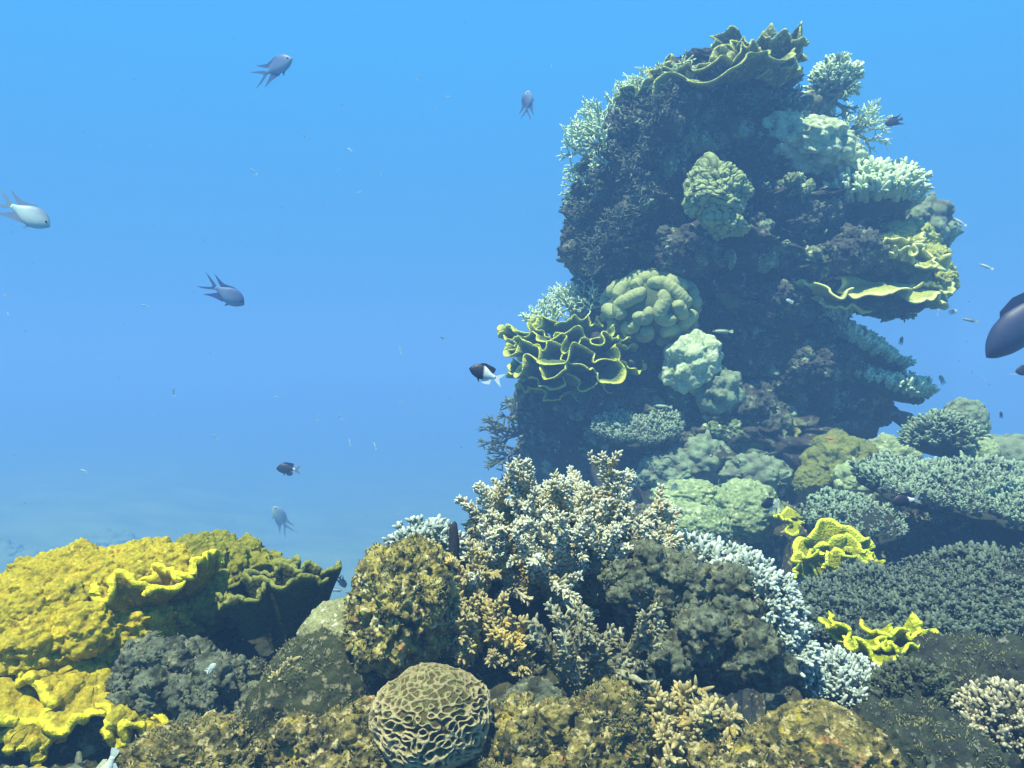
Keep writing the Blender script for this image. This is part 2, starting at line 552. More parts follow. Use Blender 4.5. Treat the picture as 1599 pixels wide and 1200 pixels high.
def cluster_rock(name, c, rad, n, r, label, cat, m, seed=0, rot=(0, 0, 0), zmin=-.35, crust=.006, level=5, hollow=.0):
    """an overgrown rock: a core with many fused knobs, deep gaps between them"""
    rg = np.random.RandomState(seed)
    rad = np.asarray(rad, float)
    mb = MB()
    V, T, _ = blob((0, 0, 0), rad * .84, 6, seed, .15, 1.6, .06, 7, fn=crusty(40, .008, seed))
    mb.add(V, None, T)
    k = 0
    for i in range(n):
        z = 1 - (i + .5) / n * (1 - zmin)
        a = i * 2.39996 + rg.uniform(-.4, .4)
        q = math.sqrt(max(0, 1 - z * z))
        u = np.array([q * math.cos(a), q * math.sin(a), z]) + rg.normal(size=3) * .07
        rr = r * rg.uniform(.5, 1.25)
        V, T, tip = blob(u * rad * rg.uniform(.84, 1.0), (rr, rr, rr * rg.uniform(.7, 1.1)), level, seed + i, .35, 1.5, .12, 4, 4, fn=crusty(70, crust, seed + i, .003, 150))
        mb.add(V, None, T)
    V, Q, T, A = mb.arrays()
    o = MB().add(V @ rotm(*rot).T + np.asarray(c), None, T, A).build(name, m, loc=np.asarray(c) - np.array([0, 0, rad[2] * .5]))
    return tag(o, label, cat)
def holdfast(root, c, r, h, m=None, seed=0):
    V, T, _ = blob((c[0], c[1], c[2] - h * .4), (r, r, h), 4, seed, .2, 2, .12, 5)
    return MB().add(V, None, T).build('base', m or M_UNDER, root, loc=np.array(root.location))

def dome_coral(name, c, rad, label, cat, m, fn=None, level=6, seed=0, big=.1, small=.02, sf=9, rot=(0, 0, 0), group=None, bf=1.6, ridged=False, octs=4):
    V, T, tip = blob(c, rad, level, seed, big, bf, small, sf, octs, rot, fn, ridged)
    o = MB().add(V, None, T, tip).build(name, m, loc=np.asarray(c) - np.array([0, 0, rad[2] * .5]))
    return tag(o, label, cat, group)

def bush(name, c, rad, n, size, label, cat, m, seed=0, up=.5, zmin=-.1, protos=FINGERS, group=None, rot=(0, 0, 0), core=.78, flat=1.0, baseless=False):
    """a rounded clump: fingers standing all over a dome"""
    rg = np.random.RandomState(seed)
    root = empty(name, np.asarray(c) - np.array([0, 0, rad[2] * .4]), label, cat, group)
    U = rg.normal(size=(n * 4, 3))
    U /= np.linalg.norm(U, axis=1)[:, None]
    U = U[U[:, 2] > zmin][:n]
    rad = np.asarray(rad, float)
    wob = 1 + .22 * fbm(U * 2.2 + seed, 3, seed)
    pos = U * rad * wob[:, None] * core
    D = U + np.array([0, 0, up]) + rg.normal(size=U.shape) * .22
    mb = MB()
    many_fingers(mb, pos, D, size * rg.uniform(.7, 1.25, len(U)), rg, protos)
    V, Q, T, A = mb.arrays()
    V = V @ rotm(*rot).T + np.asarray(c)
    b2 = MB().add(V, Q, T, A)
    b2.build('branches', m, root, loc=np.array(root.location))
    Vc, Tc, _ = blob((0, 0, 0), rad * core * .97, 4, seed + 3, .15, 2, .06, 5)
    Vc[:, 2] = np.where(Vc[:, 2] < 0, Vc[:, 2] * .55, Vc[:, 2])
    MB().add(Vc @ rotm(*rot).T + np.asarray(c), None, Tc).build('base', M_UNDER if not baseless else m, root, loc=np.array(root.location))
    return root

def table(name, c, rx, ry, n, size, label, m, seed=0, rot=(0, 0, 0), thick=.03, stalk=.3, group=None, protos=FINGERS, out=.5, sag=.08, cat='table coral'):
    """a table coral: fingers over a wide plate on a stalk"""
    rg = np.random.RandomState(seed)
    root = empty(name, np.asarray(c) - np.array([0, 0, stalk]), label, cat, group)
    a = rg.uniform(0, 2 * PI, n)
    q = np.sqrt(rg.uniform(0, 1, n))
    edge = 1 + .16 * vnoise(np.stack([np.cos(a) * 2, np.sin(a) * 2, np.full(n, seed * 1.3)], 1), seed) + .07 * vnoise(np.stack([np.cos(a) * 7, np.sin(a) * 7, np.full(n, seed * 1.3)], 1), seed + 1)
    x = np.cos(a) * q * edge * rx
    y = np.sin(a) * q * edge * ry
    hump = .5 * size * fbm(np.stack([x, y, np.zeros(n)], 1) / (size * 5), 2, seed)
    z = -sag * min(rx, ry) * (q ** 3) * .5 + hump
    pos = np.stack([x, y, z], 1)
    D = np.stack([np.cos(a) * q ** 2 * out, np.sin(a) * q ** 2 * out, np.ones(n)], 1) + rg.normal(size=(n, 3)) * .16
    mb = MB()
    vary = np.clip(1 + .9 * fbm(pos / size * .22, 2, seed + 6), .45, 1.5)
    many_fingers(mb, pos, D, size * vary * rg.uniform(.6, 1.25, n), rg, protos)
    V, Q, T, A = mb.arrays()
    V = V @ rotm(*rot).T + np.asarray(c)
    MB().add(V, Q, T, A).build('branches', m, root, loc=np.array(root.location))
    U, T2 = ico(5)
    ea = np.arctan2(U[:, 1], U[:, 0])
    ee = 1 + .16 * vnoise(np.stack([np.cos(ea) * 2, np.sin(ea) * 2, np.full(len(U), seed * 1.3)], 1), seed)
    Vp = np.stack([U[:, 0] * rx * ee * .99, U[:, 1] * ry * ee * .99, U[:, 2] * thick - thick * .7 + .3 * thick * fbm(U * 6, 3, seed)], 1)
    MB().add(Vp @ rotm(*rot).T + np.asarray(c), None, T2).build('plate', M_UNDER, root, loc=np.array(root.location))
    zs = np.linspace(0, 1, 9)
    sx = [np.array(c) + np.array([0, 0, -thick * .5 - stalk * k]) for k in zs]
    sr = min(rx, ry) * (.5 - .30 * np.sin(zs * PI * .6))
    V, Q, T = tube(sx, sr, 20)
    V = V + .18 * min(rx, ry) * fbm(V * 14, 3, seed)[:, None] * np.array([1, 1, 0])
    MB().add(V, Q, T).build('stalk', M_UNDER, root, loc=np.array(root.location))
    return root

def thicket(name, c, size, label, m, seed=0, n0=7, depth=4, spread=.75, r=.018, bias=(0, 0, .3), cat='branching coral', group=None, nubs=False, shrink=.78, lean=(0, 0, 1)):
    """open branching coral: forking thin branches"""
    rg = np.random.RandomState(seed)
    root = empty(name, np.asarray(c), label, cat, group)
    c = np.asarray(c, float)
    for b in range(n0):
        mb = MB()
        d0 = rg.normal(size=3) * spread + np.asarray(lean) * 1.08
        stack = [(c + rg.normal(size=3) * size * .06, d0 / np.linalg.norm(d0), size * .34, r * size, 0)]
        while stack:
            p, d, l, rad, lev = stack.pop()
            d2 = d + rg.normal(size=3) * .25 + np.asarray(bias) * .3
            d2 /= np.linalg.norm(d2)
            mid = p + d * l * .5
            e = mid + d2 * l * .5
            pts = np.array([p, mid, e])
            last = lev >= depth
            V, Q, T = tube(pts, [rad, rad * .9, rad * (.45 if last else .8)], 6)
            mb.add(V, Q, T, np.clip((lev + np.clip((V - p) @ d2 / l, 0, 1)) / (depth + 1), 0, 1) ** 1.5)
            if not last:
                for k in range(2 + (rg.rand() < .45)):
                    nd = d2 + rg.normal(size=3) * .62 + np.asarray(bias) * .35
                    nd /= np.linalg.norm(nd)
                    stack.append((e, nd, l * shrink * rg.uniform(.7, 1.15), rad * .8, lev + 1))
        mb.build('branch', m, root, loc=np.array(root.location))
    return root

def stag_branch(mb, p0, d0, length, r, rg, nub=.012, kids=3, lev=0, upb=.25, dens=1.0, tipgain=1.0):
    """one antler: a tapering stem thick with tubular cups, a few side branches"""
    n = 8
    d = np.asarray(d0, float)
    d /= np.linalg.norm(d)
    pts = [np.asarray(p0, float)]
    dirs = [d]
    for i in range(n - 1):
        d = d + rg.normal(size=3) * .10 + np.array([0, 0, upb * .12])
        d /= np.linalg.norm(d)
        pts.append(pts[-1] + d * length / (n - 1))
        dirs.append(d)
    pts = np.array(pts)
    dirs = np.array(dirs)
    s = np.linspace(0, 1, n)
    rad = r * (1 - .55 * s)
    rad[-1] *= .7
    V, Q, T = tube(pts, rad, 9)
    hh = (lev * .25 + .75 * np.clip(np.repeat(s, 9), 0, 1)) if lev == 0 else .35 + .65 * np.repeat(s, 9)
    hh = np.concatenate([hh, [1, 0]])
    mb.add(V + .15 * r * vnoise(V / r * .9, 3)[:, None], Q, T, np.clip(hh, 0, 1) ** 1.6 * tipgain)
    area = 2 * PI * r * .75 * length
    m = int(area / (nub * nub * .55) * dens)
    ss = rg.uniform(.03, 1.0, m)
    fi = ss * (n - 1)
    i0 = np.minimum(fi.astype(int), n - 2)
    fr = (fi - i0)[:, None]
    pc = pts[i0] * (1 - fr) + pts[i0 + 1] * fr
    dd = dirs[i0]
    u, v, _ = frames(dd, rg)
    rr = np.interp(ss, s, rad)[:, None]
    pos = pc + u * rr * .8
    D = u + dd * .85 + rg.normal(size=(m, 3)) * .15
    hl = ss if lev == 0 else .35 + .65 * ss
    inst(mb, NUB, pos, D, np.stack([nub * rg.uniform(.75, 1.2, m), nub * 1.4 * rg.uniform(.7, 1.3, m)], 1), rg, tipmul=np.clip(.08 + hl, 0, 1) ** 2.0 * tipgain)
    if lev < 2:
        for k in range(kids):
            q = rg.uniform(.2, .85)
            i = int(q * (n - 1))
            nd = dirs[i] * .7 + rg.normal(size=3) * .62 + np.array([0, 0, upb])
            stag_branch(mb, pts[i], nd, length * rg.uniform(.34, .6), rad[i] * .82, rg, nub, max(kids - 2, 0), lev + 1, upb, dens, tipgain)

# ------------------------------------------------------------------ the setting: sand and reef
SAND_Z = -5.0
def height(x, y):
    LUMPS = [(-.95, 1.8, .64, .75, .55), (-.8, 1.25, .62, .85, .5), (.02, 1.6, .72, .6, .5), (.15, 1.2, .64, 1.2, .35), (.85, 1.65, .56, .7, .5),
             (1.6, 4.7, .62, 1.55, 2.3), (1.45, 2.5, .42, 1.05, 1.0), (2.6, 3.6, .50, 1.6, 1.6)]
    k = .05
    acc = np.exp(np.zeros_like(x) / k)
    B = SAND_Z - .1
    for cx, cy, zt, rx, ry in LUMPS:
        q = np.stack([x * 1.3, y * 1.3, np.zeros_like(x)], 1)
        rho = np.sqrt(((x - cx) / rx) ** 2 + ((y - cy) / ry) ** 2) + .22 * fbm(q * 1.7, 3, 5)
        acc += np.exp((zt - B) * sstep(1.3, .5, rho) / k)
    return k * np.log(acc) + B
gx = np.linspace(-2.4, 4.6, 560)
gy = .72 + (np.linspace(0, 1, 430) ** 1.7) * 6.9
GX, GY = np.meshgrid(gx, gy, indexing='ij')
x, y = GX.ravel(), GY.ravel()
h = height(x, y)
on = sstep(-4.6, -3.0, h)
p3 = np.stack([x, y, h], 1)
f1, f2 = worley(p3 * 9 + .3 * fbm(p3 * 14, 2, 3)[:, None], 4)
h = h + on * (.045 * fbm(p3 * 4, 3, 8) + .05 * (np.clip(1 - f1 * 1.1, 0, 1) - .35) + .022 * (1 - np.abs(fbm(p3 * 16, 4, 12)) * 2))
V = np.stack([x + on * .03 * fbm(p3 * 13, 3, 21), y + on * .03 * fbm(p3 * 13 + 40, 3, 22), h - .02], 1)
na, nb = GX.shape
ii, jj = np.meshgrid(np.arange(na - 1), np.arange(nb - 1), indexing='ij')
Q = np.stack([ii * nb + jj, (ii + 1) * nb + jj, (ii + 1) * nb + jj + 1, ii * nb + jj + 1], -1).reshape(-1, 4)
ter = MB().add(V, Q).build('reef_terrain', M_REEF)
tag(ter, 'rough rocky reef floor below the corals', 'reef floor', kind='structure')
TER_V = V
gx2 = np.linspace(-59.5, 59.5, 260)
gy2 = np.concatenate([np.linspace(-1.5, 16, 90), np.linspace(16.8, 121, 110)])
GX2, GY2 = np.meshgrid(gx2, gy2, indexing='ij')
x2, y2 = GX2.ravel(), GY2.ravel()
p2 = np.stack([x2, y2, x2 * 0], 1)
h2 = SAND_Z + 1.4 * sstep(-3.0, -12.0, x2 + .3 * (y2 - 16)) * sstep(5, 14, y2) + .18 * fbm(p2 * .28, 4, 2) + .012 * fbm(p2 * 2.2, 3, 4)
na, nb = GX2.shape
ii, jj = np.meshgrid(np.arange(na - 1), np.arange(nb - 1), indexing='ij')
Q = np.stack([ii * nb + jj, (ii + 1) * nb + jj, (ii + 1) * nb + jj + 1, ii * nb + jj + 1], -1).reshape(-1, 4)
tag(MB().add(np.stack([x2, y2, h2], 1), Q).build('sand', M_SAND), 'pale sandy sea floor sloping into blue haze', 'sea floor', kind='structure')

# ------------------------------------------------------------------ the coral pillar
PY = 5.25
SIL = [(45, 1085, 1215), (75, 1060, 1222), (110, 1022, 1222), (150, 1000, 1218), (200, 965, 1222), (250, 932, 1240), (300, 912, 1300), (350, 905, 1400), (400, 912, 1440),
       (450, 912, 1436), (480, 930, 1330), (510, 930, 1315), (550, 870, 1340), (600, 848, 1386), (640, 838, 1392), (665, 832, 1372), (690, 828, 1335), (720, 832, 1385), (760, 845, 1430), (830, 880, 1480), (960, 860, 1520), (1800, 860, 1600)]
sy = np.array([s[0] for s in SIL], float)
nz_, nth = 420, 460
ypx = np.concatenate([np.linspace(84, 700, nz_ - 80), np.linspace(702, 1800, 80)])
lx = (np.interp(ypx, sy, [s[1] for s in SIL]) - 799.5) * K * PY
rx = (np.interp(ypx, sy, [s[2] for s in SIL]) - 799.5) * K * PY
zz = CAM_Z + (600 - ypx) * K * PY
cx, hx = (lx + rx) / 2, (rx - lx) / 2
cy = np.interp(ypx, [45, 150, 300, 480, 640, 700, 960], [5.45, 5.5, 5.6, 5.75, 5.7, 5.6, 5.5])
hy = np.interp(ypx, [45, 100, 200, 400, 480, 640, 720, 960], [.35, .62, .62, .80, .72, .80, .95, 1.3])
cap = np.sqrt(np.clip((ypx - 84) / 45, 0.01, 1))
th = np.arange(nth) * 2 * PI / nth
ct, st_ = np.cos(th), np.sin(th)
sup = (np.abs(ct) ** 2.6 + np.abs(st_) ** 2.6) ** (-1 / 2.6)
NX = (sup * ct)[None, :] * np.ones((nz_, 1))
NY = (sup * st_)[None, :] * np.ones((nz_, 1))
X = cx[:, None] + hx[:, None] * cap[:, None] * NX
Y = cy[:, None] + hy[:, None] * cap[:, None] * NY
Z = zz[:, None] * np.ones((1, nth))
p = np.stack([X.ravel(), Y.ravel(), Z.ravel()], 1)
nrm = np.stack([(NX / hx[:, None]).ravel(), (NY / hy[:, None]).ravel(), np.zeros(nz_ * nth)], 1)
nrm /= np.linalg.norm(nrm, axis=1)[:, None]
front = np.clip(-nrm[:, 1], 0, 1)
pz = p * np.array([1, 1, 1.7])
big = fbm(pz * 1.5, 3, 31)
mid = 1 - 2 * np.abs(fbm(pz * 3.6, 3, 33))
f1, f2 = worley(p * np.array([4.2, 4.2, 5.2]) + .35 * fbm(p * 5, 2, 2)[:, None], 35)
lump = np.clip(1 - f1 * 1.15, 0, 1) ** .7 - .45
f1b, _ = worley(p * 11, 37)
fine = fbm(p * 13, 4, 39, gain=.6)
amt = .55 + .45 * front
d = amt * (.22 * big + .13 * mid + .20 * lump) + .035 * (np.clip(1 - f1b * 1.1, 0, 1) - .4) + .035 * fine
p = p + nrm * d[:, None]
p[:, 2] += .10 * amt * vnoise(pz * 2.6 + 9, 41) + .02 * vnoise(p * 14, 42)
ii, jj = np.meshgrid(np.arange(nz_ - 1), np.arange(nth), indexing='ij')
jn = (jj + 1) % nth
Q = np.stack([ii * nth + jj, (ii + 1) * nth + jj, (ii + 1) * nth + jn, ii * nth + jn], -1).reshape(-1, 4)
topc = p[:nth].mean(0) + np.array([0, 0, .05])
T = [(q, (q + 1) % nth, nz_ * nth) for q in range(nth)]
PV = np.concatenate([p, [topc]])
pil = MB().add(PV, Q, np.array(T)).build('reef_pillar', M_PILLAR, loc=np.array([cx[-1], 5.6, 0.0]))
tag(pil, 'tall dark rock pillar overgrown with many corals, standing on the reef', 'coral pillar')
bvh_p = BVHTree.FromPolygons([tuple(v) for v in PV], [tuple(q) for q in Q.tolist()])
camv = Vector((0, 0, CAM_Z))
def hit(px, py, back=0.0, default=5.0, maxy=9):
    """where the line of sight of a photo pixel meets the pillar"""
    d = Vector(P(px, py, 1.0)) - camv
    h = bvh_p.ray_cast(camv, d.normalized())
    Yd = h[0].y if h[0] is not None and h[0].y < maxy else default
    return P(px, py, Yd + back), Yd + back

# growth that nobody could count: tufts and nubs all over the pillar, and rubble on the floor
rg = np.random.RandomState(77)
mbp = MB()
sel = rg.choice(nz_ * nth, 6500)
nn = nrm[sel]
keep = (nn[:, 1] < .35)
sel = sel[keep]
clump = fbm(p[sel] * 2.2, 2, 90) > -.05
sel = sel[clump]
many_fingers(mbp, p[sel], nrm[sel] + np.array([0, 0, .45]) + rg.normal(size=(len(sel), 3)) * .4, rg.uniform(.02, .06, len(sel)), rg, FINGERS_LITE)
tag(mbp.build('encrusting_growth', M_BUSH), 'short dark tufts of growth all over the rock pillar', 'encrusting growth', kind='stuff')

mbr = MB()
n = 4200
xs, ys = rg.uniform(-1.7, 3.6, n), .9 + rg.uniform(0, 1, n) ** 1.6 * 5.2
hv = height(xs, ys)
ok = hv > .33
xs, ys = xs[ok], ys[ok]
from mathutils.kdtree import KDTree
kd = KDTree(len(TER_V))
for i_, v_ in enumerate(TER_V[:, :2]):
    kd.insert((v_[0], v_[1], 0), i_)
kd.balance()
zs = np.array([TER_V[kd.find((a, b, 0))[1], 2] for a, b in zip(xs, ys)])
def ground(x, y):
    return TER_V[kd.find((x, y, 0))[1], 2]
pb = []
for s_ in range(5):
    V_, T_, _ = blob((0, 0, 0), (1, .8, .62), 2, 60 + s_, .35, 1.4, .15, 4)
    pb.append((V_, np.zeros((0, 4), int), T_, np.zeros(len(V_))))
pos = np.stack([xs, ys, zs], 1)
half = rg.rand(len(pos)) < .5
ridx = rg.randint(0, 5, len(pos))
for k_ in range(5):
    m_ = half & (ridx == k_)
    inst(mbr, pb[k_], pos[m_], np.array([0, 0, 1]) + rg.normal(size=(m_.sum(), 3)) * .6, rg.uniform(.008, .035, m_.sum()) * (1 + .25 * (ys[m_] - 1)), rg)
m_ = ~half
many_fingers(mbr, pos[m_], np.array([0, 0, 1]) + rg.normal(size=(m_.sum(), 3)) * .8, rg.uniform(.02, .05, m_.sum()) * (1 + .2 * (ys[m_] - 1)), rg, FINGERS_LITE)
tag(mbr.build('coral_rubble', M_TURF), 'broken bits of dead coral littering the reef floor', 'coral rubble', kind='stuff')

# ================================================================== foreground, left
def sub(p_, o_):
    return np.asarray(p_) - np.asarray(o_)

# the big yellow coral: knobbly mounds with flaring plates in front
root = empty('yellow_coral', P(170, 1120, 1.55), 'big knobbly yellow coral with wavy bright rims, filling the bottom left corner', 'plate coral')
RL = np.array(root.location)
for (px, py, Y_, ax, az, ay, sd) in [(130, 955, 1.76, 150, 88, .17, 1), (300, 915, 1.88, 115, 62, .14, 2), (62, 1000, 1.58, 74, 52, .10, 3), (5, 965, 1.75, 80, 62, .14, 4), (372, 905, 1.94, 62, 50, .10, 5),
                                     (190, 985, 1.66, 70, 55, .10, 6), (262, 960, 1.78, 60, 50, .10, 7), (215, 893, 1.84, 58, 40, .09, 8), (95, 905, 1.78, 62, 42, .09, 9), (330, 880, 1.92, 54, 40, .08, 10)]:
    V, T, tip = blob(P(px, py, Y_), (S(ax, Y_), ay, S(az, Y_)), 7, sd + 20, .26, 1.7, .05, 5, 3, fn=knobs(58, .015, sd))
    MB().add(V, None, T, tip * .5).build('mound', M_YOLIVE_SHADE if px >= 300 else M_YELLOW, root, loc=RL)
for (px, py, Y_, r, sd) in [(95, 885, 1.78, 14, 1), (130, 862, 1.8, 22, 2), (250, 855, 1.9, 17, 3), (300, 862, 1.9, 20, 4), (340, 850, 1.95, 26, 5), (60, 915, 1.72, 26, 6), (385, 858, 1.98, 24, 7), (20, 945, 1.7, 30, 8), (210, 868, 1.85, 24, 9), (165, 880, 1.8, 26, 10)]:
    V, T, tip = blob(P(px, py + r * .5, Y_), (S(r, Y_), S(r, Y_), S(r * 1.15, Y_)), 5, sd + 40, .25, 1.5, .05, 5, 3, fn=knobs(56, .012, sd + 9))
    MB().add(V, None, T, tip * .5).build('knob', M_YOLIVE_SHADE if px > 310 else M_YELLOW, root, loc=RL)
for (px, py, Y_, ax, az, ry, sd) in [(262, 893, 1.74, 40, 42, -12, 1), (312, 880, 1.80, 38, 40, 8, 2), (356, 888, 1.84, 34, 38, 16, 3), (210, 905, 1.70, 40, 38, -6, 4), (150, 912, 1.66, 42, 36, 4, 5), (95, 945, 1.60, 40, 38, -10, 6),
                                     (40, 960, 1.56, 38, 36, 8, 7), (130, 985, 1.55, 42, 40, 6, 8), (330, 930, 1.76, 36, 40, 10, 9)]:
    V, T, tip = blob((0, 0, 0), (S(ax, Y_), .036, S(az, Y_)), 6, sd + 60, .22, 1.6, .05, 5, 3, fn=knobs(66, .009, sd + 4))
    MB().add(put(V, P(px, py, Y_), (-28, ry, 0)), None, T, tip * .5).build('lobe', M_YOLIVE_SHADE if px > 310 else M_YELLOW, root, loc=RL)
# plates: loc px, radius px, arc of the sheet (0 = right, -90 = towards the viewer), tilt
for (px, py, Y_, R0, a0, a1, cup, amp, rot, sd) in [
        (60, 1012, 1.60, 165, -178, -5, -.015, .075, (10, 12, 0), 3),
        (150, 1040, 1.56, 110, -160, 10, -.01, .06, (12, 22, 0), 5),
        (222, 950, 1.66, 70, -175, 0, .05, .07, (-10, -10, 0), 8),
        (290, 930, 1.72, 62, -165, 10, .06, .05, (-6, -12, 0), 9),
        (205, 1112, 1.46, 48, -150, 40, -.01, .04, (14, 24, 0), 12),
        (55, 1128, 1.44, 40, -150, 20, -.02, .03, (20, 16, 0), 15),
        (50, 1205, 1.36, 48, -160, -10, -.02, .03, (10, 0, 0), 19)]:
    V, Q, tip = sheet(R_(a0), R_(a1), .01, S(R0, Y_), cup, 1.6, amp, 2.1, sd, .012, .22, 150, 34, knob=.012, kscale=54)
    MB().add(put(V, P(px, py, Y_), rot), Q, None, tip).build('plate', M_YELLOW, root, loc=RL)
V, T, _ = blob(P(90, 1120, 1.74), (S(230, 1.74), .2, S(120, 1.74)), 5, 9, .2, 1.5, .1, 6)
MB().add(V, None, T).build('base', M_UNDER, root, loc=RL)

# dark cup of upright plates right of it
root = empty('vase_coral', P(440, 1010, 1.75), 'dark olive coral of upright folded plates, right of the big yellow coral', 'plate coral')
RL = np.array(root.location)
for (px, py, Y_, R0, a0, a1, cup, amp, rot, sd) in [
        (448, 1010, 1.76, 62, -170, -10, .165, .028, (0, 0, 0), 5),
        (470, 1000, 1.84, 48, -150, 40, .18, .028, (0, 6, 0), 6),
        (425, 960, 1.86, 60, -20, 170, .10, .03, (0, -12, 0), 7),
        (405, 985, 1.72, 42, -200, -20, .10, .028, (10, -14, 0), 9),
        (390, 940, 1.8, 46, -180, 0, .05, .028, (-6, -20, 0), 11)]:
    V, Q, tip = sheet(R_(a0), R_(a1), .03, S(R0, Y_), cup, .85, amp, 1.9, sd, .011, .16, 130, 30, knob=.004, kscale=80)
    MB().add(put(V, P(px, py, Y_), rot), Q, None, tip).build('plate', M_OLIVE, root, loc=RL)
V, T, _ = blob(P(440, 1035, 1.8), (S(80, 1.8), .10, S(80, 1.8)), 5, 8, .2, 1.5, .08, 6)
MB().add(V, None, T).build('base', M_UNDER, root, loc=RL)

# rubble-like rocks below
cluster_rock('boulder', P(250, 1095, 1.56), (S(72, 1.56), .09, S(80, 1.56)), 34, .034, 'grey knobbly rock under the right edge of the yellow coral', 'rock', M_TURF, 12)
cluster_rock('boulder', P(345, 1110, 1.52), (S(62, 1.52), .09, S(70, 1.52)), 30, .032, 'dark bumpy rock in the dip between the yellow coral and the slope', 'rock', M_TURF, 15)
dome_coral('boulder', P(300, 1195, 1.28), (S(105, 1.28), .09, S(60, 1.28)), 'low mottled rock at the bottom edge right of the white fish', 'rock', M_MOUND, crusty(50, .010, 9), 7, 17, .3, .09, 6)

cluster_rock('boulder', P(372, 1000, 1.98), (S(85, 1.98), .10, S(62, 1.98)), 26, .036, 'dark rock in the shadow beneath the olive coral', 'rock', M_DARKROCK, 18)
# ================================================================== foreground, centre
dome_coral('sloping_rock', P(500, 1120, 1.5), (S(115, 1.5), .15, S(150, 1.5)), 'smooth dark rock slope falling to the left below the encrusted boulder', 'rock', mat('dark_slope', (.055, .062, .024), (.025, .03, .014), nscale=20, bump=.9, bscale=120, speck=(.22, .20, .12)), None, 6, 21, .14, .05, 7, rot=(0, 28, 0))
dome_coral('mound_coral', P(527, 1000, 1.56), (S(58, 1.56), .08, S(62, 1.56)), 'pale dimpled round coral leaning on the left of the encrusted boulder', 'mound coral', M_PORITES, knobs(95, .005, 3), 6, 22, .12, .02, 8, rot=(0, 25, 0))
dome_coral('encrusted_boulder', P(628, 948, 1.5), (S(82, 1.5), .12, S(104, 1.5)), 'upright boulder crusted yellow and orange, left of the tall branching coral', 'boulder', M_BOULDER, crusty(70, .008, 6), 7, 24, .2, .07, 8, rot=(0, 12, 0), octs=5)
bush('branching_coral', P(663, 862, 1.72), (S(46, 1.72), .06, S(34, 1.72)), 90, .042, 'small blue white coral peeping out behind the encrusted boulder', 'branching coral', M_BLUEWHITE, 5, .5)
cluster_rock('boulder', P(748, 945, 1.78), (S(48, 1.78), .08, S(80, 1.78)), 30, .03, 'dark crusted rock behind the stunted yellowish branches', 'rock', M_DARKROCK, 19)
# dark finger sponge
pts = [P(708, 905, 1.62), P(707, 880, 1.62), P(710, 850, 1.62), P(708, 826, 1.62), P(709, 818, 1.62)]
V, Q, T = tube(pts, [S(9, 1.6), S(10, 1.6), S(8, 1.6), S(7, 1.6), S(4, 1.6)], 14)
tag(MB().add(V + .004 * fbm(V * 60, 3, 2)[:, None], Q, T).build('finger_sponge', M_SPONGE, loc=pts[0]), 'dark finger shaped sponge beside the tall branching coral', 'sponge')

# tall branching coral
rg = np.random.RandomState(11)
Y0 = 1.68
root = empty('staghorn_coral', P(880, 960, Y0), 'large branching coral with white tips and tan stems in the middle of the reef', 'branching coral')
RL = np.array(root.location)
stems = [  # foot px, tip px, dY at the tip
    ((830, 900), (762, 738), -.04), ((840, 890), (800, 742), .0), ((850, 880), (842, 708), -.05), ((835, 905), (722, 775), -.02), ((855, 890), (872, 752), .05), ((870, 890), (890, 748), -.05),
    ((880, 880), (915, 768), .0), ((890, 890), (950, 770), -.06), ((905, 890), (993, 735), -.02), ((915, 895), (1015, 748), .05), ((930, 900), (1045, 770), -.02), ((930, 905), (1062, 825), .0),
    ((840, 920), (738, 830), -.10), ((860, 910), (820, 800), -.12), ((880, 910), (860, 812), -.12), ((905, 910), (930, 815), -.12), ((890, 900), (980, 800), -.10), ((920, 910), (1010, 840), -.10),
    ((850, 915), (775, 790), .08), ((900, 890), (960, 740), .10), ((850, 895), (815, 770), .12), ((840, 930), (760, 870), -.14), ((860, 935), (800, 862), -.17), ((880, 940), (850, 868), -.18), ((900, 940), (905, 862), -.17), ((915, 935), (955, 850), -.15), ((925, 925), (1000, 868), -.12),
    ((835, 915), (745, 800), .02), ((880, 890), (835, 775), .03), ((905, 890), (925, 780), .06), ((915, 900), (970, 772), .02), ((870, 890), (780, 762), -.02), ((925, 905), (1040, 800), .04), ((860, 900), (900, 790), -.04), ((880, 900), (842, 760), .14)]
for (f, t_, dy) in stems:
    a = P(f[0], f[1], Y0)
    b = P(t_[0], t_[1] + 8, Y0 + dy)
    L_ = np.linalg.norm(b - a) * 1.0
    mb = MB()
    stag_branch(mb, a, b - a, L_, .0160, rg, nub=.0078, kids=4, upb=.2, dens=.9)
    mb.build('branch', M_STAG, root, loc=RL)
V, T, _ = blob(P(880, 935, Y0 + .06), (S(85, Y0), .10, S(70, Y0)), 5, 31, .25, 2, .12, 6)
MB().add(V, None, T).build('base', M_UNDER, root, loc=RL)

# lower yellowish stunted branches, left front of it
root = empty('stunted_coral', P(740, 1000, 1.5), 'yellowish stunted branching coral between the encrusted boulder and the dark hollow', 'branching coral')
RL = np.array(root.location)
for (f, t_, dy, r) in [((735, 990), (690, 890), .05, .011), ((745, 985), (735, 872), .08, .012), ((730, 1000), (672, 1000), -.03, .010), ((745, 1000), (700, 960), -.04, .010), ((760, 1000), (790, 960), -.03, .010),
                       ((750, 1005), (720, 1040), -.05, .009), ((765, 1005), (830, 1000), -.03, .009), ((770, 1010), (815, 1030), -.06, .009), ((735, 985), (700, 920), -.02, .011), ((760, 990), (770, 930), .0, .010), ((740, 1000), (650, 1015), -.05, .009)]:
    a, b = P(f[0], f[1], 1.5), P(t_[0], t_[1], 1.5 + dy)
    mb = MB()
    stag_branch(mb, a, b - a, np.linalg.norm(b - a), r, rg, nub=.0085, kids=5, upb=.15, dens=.9)
    mb.build('branch', M_STAG2, root, loc=RL)

